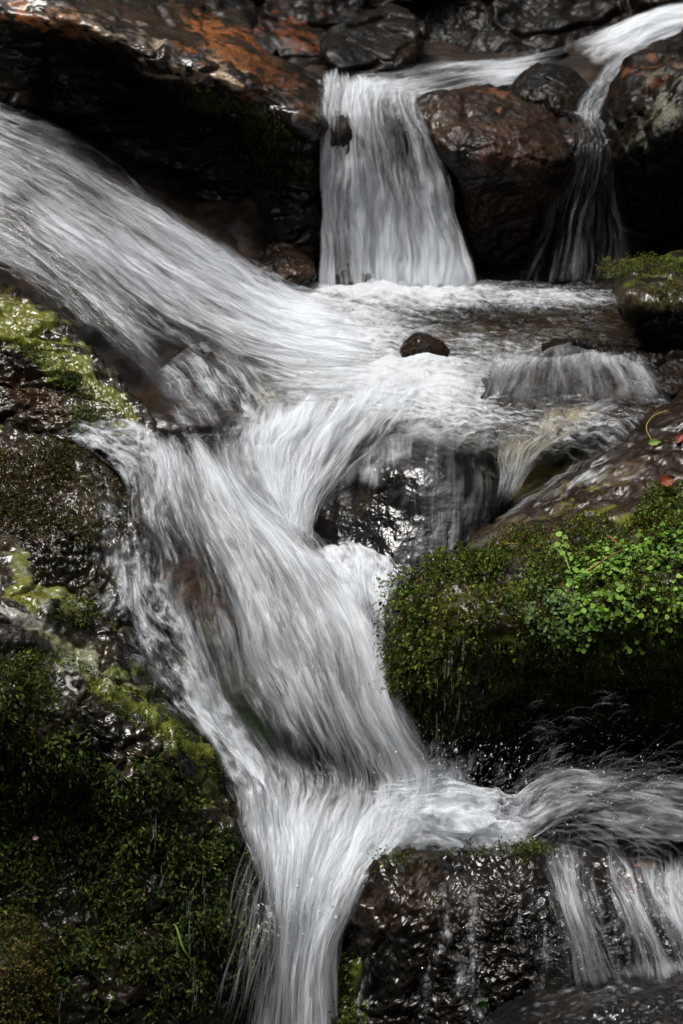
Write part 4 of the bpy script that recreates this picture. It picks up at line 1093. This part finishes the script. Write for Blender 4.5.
# thin drips and flung arcs of water
def arcs():
    r = np.random.default_rng(5)
    L_, w_, a_ = [], [], []
    clumps = [(545, 704, -22, 36, 14, .22, 3.93), (612, 706, -20, 42, 22, .4, 3.9), (545, 726, -22, 40, 22, .3, 3.92), (546, 740, -20, 26, 14, .35, 3.9), (556, 756, -38, 40, 50, .4, 3.88), (608, 766, -55, 50, 50, .28, 3.88),
              (575, 722, -8, 60, 14, .15, 3.9), (640, 790, -14, 90, 60, .3, 3.85), (560, 786, -24, 70, 60, .35, 3.86), (500, 770, -60, 30, 24, .3, 3.9), (455, 775, -80, 40, 40, .35, 3.9), (520, 792, -35, 50, 40, .35, 3.88), (650, 820, 6, 90, 60, .28, 3.8), (585, 815, -5, 80, 60, .3, 3.82), (470, 790, -62, 30, 30, .3, 3.88), (450, 770, -85, 44, 60, .3, 3.9), (420, 770, -100, 40, 50, .25, 3.92), (400, 800, 150, 60, 60, .25, 3.88), (490, 812, -25, 50, 70, .35, 3.86), (600, 800, -16, 90, 90, .3, 3.86), (380, 850, 120, 50, 50, .25, 3.78), (650, 775, -18, 80, 90, .3, 3.9), (600, 785, -24, 60, 80, .3, 3.9), (545, 775, -40, 50, 70, .3, 3.9), (440, 750, -88, 36, 60, .3, 3.94), (470, 765, -70, 36, 60, .3, 3.93), (640, 845, 14, 70, 70, .22, 3.8), (590, 840, 10, 60, 60, .22, 3.82)]
    for (x, y, ang, ln, n, al, Y) in clumps:
        for k in range(int(n * .75)):
            an = math.radians(ang + r.normal(0, 15)); l = ln * r.uniform(.12, .75)
            cx, cy = x + r.normal(0, ln * .22), y + r.normal(0, ln * .14)
            dx, dy = math.cos(an) * l / 2, math.sin(an) * l / 2
            bow = l * .14
            yy = Y + r.normal(0, .03)
            L_.append(P([cx - dx, cx + bow * math.sin(an), cx + dx], [cy - dy, cy - bow * math.cos(an), cy + dy], [yy + .02, yy, yy - .02]))
            q = r.uniform() ** 3; w_.append(.0006 + .006 * q); a_.append(al * r.uniform(.3, 1.1) * (1 - .75 * q))
    # flung threads at the left of the lower fall
    for k in range(110):
        x0 = r.uniform(250, 290); y0 = r.uniform(830, 960); l = r.uniform(40, 120); sl_ = r.uniform(.05, .42)
        L_.append(P([x0, x0 - sl_ * l * .6 + r.normal(0, 2), x0 - sl_ * l], [y0, y0 + l * .45, y0 + l], [3.72, 3.68, 3.64]))
        w_.append(r.uniform(.0005, .0028)); a_.append(r.uniform(.03, .2))
    # drips off the moss
    for (x, y0, y1, Y, al) in [(189, 850, 960, 3.66, .3), (205, 860, 985, 3.66, .25), (193, 870, 990, 3.66, .2), (162, 850, 890, 3.68, .2), (152, 810, 855, 3.7, .25), (452, 600, 700, 3.86, .2), (457, 590, 735, 3.86, .2), (446, 610, 745, 3.86, .18), (436, 640, 742, 3.87, .15), (462, 620, 680, 3.86, .12), (198, 960, 1020, 3.62, .2), (60, 985, 1030, 3.5, .15)]:
        for k in range(6):
            x = x + r.normal(0, 1.2); a0 = r.uniform(y0, y1); b0 = min(y1, a0 + r.uniform(6, 34))
            L_.append(P([x, x + r.normal(0, .6), x - r.uniform(0, 3)], [a0, (a0 + b0) / 2, b0], [Y, Y - .005, Y - .01]))
            w_.append(r.uniform(.0005, .0013)); a_.append(al * r.uniform(.5, 1.5))
    # droplets caught as short streaks, thrown out from the impact
    for k in range(1100):
        an = math.radians(r.uniform(-165, 15)); rad = 26 + abs(r.normal(0, 62))
        if k % 3 == 0: an = math.radians(r.normal(-14, 14)); rad = r.uniform(60, 260)
        x, y = 440 + math.cos(an) * rad, 815 + math.sin(an) * rad * .85
        if x < 395 and y < 780: continue
        l = r.uniform(1.5, 9); an2 = an + r.normal(0, .35)
        dx, dy = math.cos(an2) * l, math.sin(an2) * l
        yy = 3.86 + r.normal(0, .04)
        L_.append(P([x, x + dx / 2, x + dx], [y, y + dy / 2 - l * .05, y + dy], [yy] * 3)); w_.append(r.uniform(.0005, .0016)); a_.append(r.uniform(.15, .6) * max(.25, 1 - rad / 260))
    V, Fq, D = free_ribbons(L_, w_, a_)
    o = make_mesh('flung_water', V, Fq, M['strand'], attrs={'dens': D}, center=False)
    o['kind'] = 'stuff'
    # droplets
    n = 900
    cx = r.choice([430, 470, 510, 560, 640, 300, 400], n); cy = np.select([cx == 300, cx == 400], [900, 590], 800)
    px = cx + r.normal(0, 28, n); py = cy + r.normal(0, 26, n) - np.abs(r.normal(0, 14, n)) * (cx > 420)
    Y = np.select([cx == 300, cx == 400], [3.66, 4.05], 3.84) + r.normal(0, .03, n)
    c = P(px, py, Y)
    rad = .0004 + .0018 * r.uniform(0, 1, n) ** 3 + np.where(r.uniform(size=n) < .015, .0018, 0)
    oc = np.array([[1, 0, 0], [0, 1, 0], [-1, 0, 0], [0, -1, 0], [0, 0, 1.3], [0, 0, -1.3]])
    V = (c[:, None] + oc * rad[:, None, None]).reshape(-1, 3)
    tri = np.array([[0, 1, 4], [1, 2, 4], [2, 3, 4], [3, 0, 4], [1, 0, 5], [2, 1, 5], [3, 2, 5], [0, 3, 5]])
    Fq = (np.arange(n)[:, None, None] * 6 + tri).reshape(-1, 3)
    o = make_mesh('spray_droplets', V, Fq, M['strand'], attrs={'dens': np.full(len(V), .7)}, center=False)
    o['kind'] = 'stuff'


arcs()

# ================================================================== small plants and litter
def herb(label, blobs, n, seed, pal, size):
    R = ROCKS[mb.name]
    V = R['V'].reshape(-1, 3); Nn = R['N'].reshape(-1, 3)
    r = np.random.default_rng(seed)
    w_ = area_weights(R['V']).ravel() * blob_mask(PIX(V), blobs) * np.clip(.5 + 2.5 * fbm(V * 22, 3, seed), 0, 1.5)
    i = r.choice(len(V), n, p=w_ / w_.sum())
    c = V[i] + Nn[i] * r.uniform(.006, .03, (n, 1)) + r.normal(0, .004, (n, 3))
    up = Nn[i] * .6 + np.array([0, -.35, .7]) + r.normal(0, .3, (n, 3)); up /= np.linalg.norm(up, axis=1, keepdims=True)
    a = np.cross(up, r.normal(0, 1, (n, 3))); a /= np.linalg.norm(a, axis=1, keepdims=True); b = np.cross(up, a)
    th = np.linspace(0, 2 * math.pi, 9, endpoint=False)
    rad = r.uniform(size[0], size[1], n)
    lob = np.array([.55, .95, 1.05, .95, 1, 1, .95, 1.05, .95])       # notched round leaf
    ring = c[:, None] + rad[:, None, None] * lob[None, :, None] * (np.cos(th)[None, :, None] * a[:, None] + np.sin(th)[None, :, None] * b[:, None]) + up[:, None] * (rad[:, None, None] * .22 * r.uniform(-.5, 1.2, (n, 1, 1)))
    VV = np.concatenate([ring, c[:, None]], 1)                       # 9 rim + centre
    tri = np.stack([np.arange(9), (np.arange(9) + 1) % 9, np.full(9, 9)], -1)
    Fq = (np.arange(n)[:, None, None] * 10 + tri).reshape(-1, 3)
    col = np.array(pal)[r.integers(0, len(pal), n)] * r.uniform(.7, 1.3, (n, 1))
    c4 = np.concatenate([np.repeat(col, 10, 0), np.ones((n * 10, 1))], 1)
    root = bpy.data.objects.new('creeping_herb', None)
    COL.objects.link(root)
    root.location = V[i].mean(0)
    tag(root, label, 'plant')
    make_mesh('leaves', VV.reshape(-1, 3), Fq, M['leaf_bright'], parent=root, attrs={'tint': c4}, smooth_=True)
    # stems
    base = V[i] - Nn[i] * .004
    side = np.cross(c - base, CAM - c); side /= np.linalg.norm(side, axis=1, keepdims=True); side *= .0007
    bk = np.cross(side, c - base); bk /= np.linalg.norm(bk, axis=1, keepdims=True); bk *= .0007
    SV = np.stack([base - side, base + side, base + bk, c - side, c + side, c + bk], 1).reshape(-1, 3)
    q = np.array([[0, 1, 4, 3], [1, 2, 5, 4], [2, 0, 3, 5]])
    make_mesh('stems', SV, (np.arange(n)[:, None, None] * 6 + q).reshape(-1, 4), M['stem'], parent=root)


M['stem'] = simple_mat('green_stem', (.10, .16, .03), .5, .3)
M['twig'] = simple_mat('red_brown_twig', (.16, .06, .03), .6, .3)
M['dead_leaf'] = simple_mat('red_brown_leaf', (.17, .035, .015), .5, .3)
M['straw'] = simple_mat('yellow_stalk', (.30, .24, .05), .5, .3)
M['grass'] = simple_mat('grass_green', (.12, .19, .03), .5, .3)
M['petal'] = simple_mat('pale_pink_petal', (.55, .38, .40), .6, .2)
M['green_leaf'] = simple_mat('green_leaf', (.05, .20, .02), .4, .4)
BG = [(.14, .29, .02), (.09, .20, .015), (.20, .36, .04), (.06, .14, .015), (.24, .38, .07)]
herb('bright green creeping plant with round leaves spread over the right mossy boulder', [(635, 590, 70, 40, 1), (668, 570, 40, 30, 1), (610, 615, 60, 30, .8)], 1150, 201, BG, (.0028, .0062))
herb('small sprig of round pale green leaves left of the larger leafy patch', [(566, 560, 14, 16, 1), (572, 572, 16, 12, 1)], 26, 203, BG[2:3] + BG[4:], (.005, .0075))
herb('clump of tiny dull green leaves below the small sprig on the boulder rim', [(550, 610, 28, 24, 1), (575, 625, 30, 14, .8)], 320, 205, [(.06, .12, .03), (.09, .15, .03), (.05, .09, .02)], (.0025, .0045))


def onrock(rk, px, py, h=.004):
    p, n = surf(rk, px, py)
    return p + n * h, n


def seg(rk, a, b, h):
    p, q = onrock(rk, *a, h)[0], onrock(rk, *b, h)[0]
    m = (p + q) / 2 + np.array([0, -.002, .003])
    return [p, m, q]


def poly(rk, pts, h=.008):
    return [onrock(rk, x, y, h)[0] for x, y in pts]


tag(tube('twig', seg(mb, (592, 580), (625, 563), .04), .0022, .0012, M['twig']), 'red brown twig lying across the leafy patch, lower and longer of the pair', 'twig')
tag(tube('twig', seg(mb, (610, 546), (625, 562), .042), .0026, .0014, M['twig']), 'short red brown twig meeting the longer one from above on the boulder', 'twig')
tag(tube('twig', seg(mb, (500, 551), (522, 546), .03), .002, .001, M['twig']), 'small pale broken twig on the wet brown slope of the mossy boulder', 'twig')
p, n = onrock(mb, 664, 497, .04)
tag(flat_leaf('fallen_leaf', p, n + np.array([0, -.7, .2]), np.array([.8, .1, .5]), .034, .026, M['dead_leaf'], .12), 'red brown fallen leaf on the moss at the right, above the bright plant', 'leaf')
p, n = onrock(mb, 678, 438)
tag(flat_leaf('fallen_leaf', p, n + np.array([0, -.7, .2]), np.array([.3, .1, .9]), .03, .014, M['dead_leaf']), 'narrow red leaf at the very right edge beside the yellow stalk', 'leaf')
tag(tube('curved_stalk', poly(mb, [(668, 416), (655, 422), (648, 432), (649, 445)], .02), .0012, .0008, M['straw']), 'thin curved yellow stalk standing at the top of the mossy boulder', 'stalk')
p, n = onrock(mb, 655, 447)
tag(flat_leaf('green_leaf', p + n * .012, n + np.array([0, -.7, .2]), np.array([1, .1, .1]), .03, .016, M['grass'], .1), 'small yellow green leaf at the foot of the curved stalk', 'leaf')
tag(blade('grass_blade', poly(mb, [(571, 584), (560, 574), (550, 562)], .05), .0014, M['grass']), 'short green grass blade beside the small pale green sprig', 'grass blade')
tag(blade('grass_blade', poly(lcl, [(193, 954), (182, 944), (170, 935), (159, 913)], .04), .0019, M['grass']), 'long yellow green grass blade hanging on the dark lower left cliff', 'grass blade')
p, n = onrock(lcl, 36, 834, .03)
tag(flat_leaf('petal', p, n, np.array([1, 0, .2]), .012, .008, M['petal']), 'tiny pale pink petal caught in the moss at the left edge', 'petal')
p, n = onrock(lr, 480, 977, .045)
tag(flat_leaf('green_leaf', p, n + np.array([0, -.8, 0]), np.array([.7, 0, .6]), .024, .014, M['green_leaf']), 'single bright green leaf stuck on the bottom boulder between veils', 'leaf')

# ================================================================== camera, light, sky
cam = bpy.data.cameras.new('camera')
cam.sensor_fit = 'VERTICAL'
cam.angle = VF
cam.dof.use_dof = True
cam.dof.focus_distance = 4.3
cam.dof.aperture_fstop = 5.0
cam.clip_start = 0.05
cam.clip_end = 500
co = bpy.data.objects.new('camera', cam)
co.location = CAM
co.rotation_euler = (math.pi / 2 - PITCH, 0, 0)
COL.objects.link(co)
SC.camera = co

SUN_EL, SUN_AZ = math.radians(72), math.radians(262)   # azimuth clockwise from +Y
w = bpy.data.worlds.new('World'); SC.world = w
w.use_nodes = True
nt = w.node_tree; nt.nodes.clear()
sky = nt.nodes.new('ShaderNodeTexSky')
sky.sky_type = 'NISHITA'; sky.sun_disc = False
sky.sun_elevation = SUN_EL; sky.sun_rotation = SUN_AZ
sky.dust_density = 6; sky.air_density = 1.0
hs = nt.nodes.new('ShaderNodeHueSaturation'); hs.inputs['Saturation'].default_value = 0.35
bg = nt.nodes.new('ShaderNodeBackground'); bg.inputs[1].default_value = 0.12
wo = nt.nodes.new('ShaderNodeOutputWorld')
nt.links.new(sky.outputs[0], hs.inputs['Color']); nt.links.new(hs.outputs[0], bg.inputs[0]); nt.links.new(bg.outputs[0], wo.inputs[0])
sl = bpy.data.lights.new('sun', 'SUN'); sl.energy = 1.5; sl.angle = math.radians(24); sl.color = (1, .96, .9)
so = bpy.data.objects.new('sun', sl)
so.rotation_euler = (math.pi / 2 - SUN_EL, 0, math.pi - SUN_AZ)
so.location = (0, 3, 8)
COL.objects.link(so)

SC.view_settings.view_transform = 'Standard'
SC.view_settings.look = 'None'
SC.view_settings.gamma = 1
SC.view_settings.exposure = 0.95
SC.render.engine = 'CYCLES'
SC.cycles.max_bounces = 5; SC.cycles.diffuse_bounces = 2; SC.cycles.glossy_bounces = 2
SC.cycles.transmission_bounces = 2; SC.cycles.transparent_max_bounces = 40
SC.cycles.use_denoising = True
SC.cycles.sample_clamp_indirect = 4
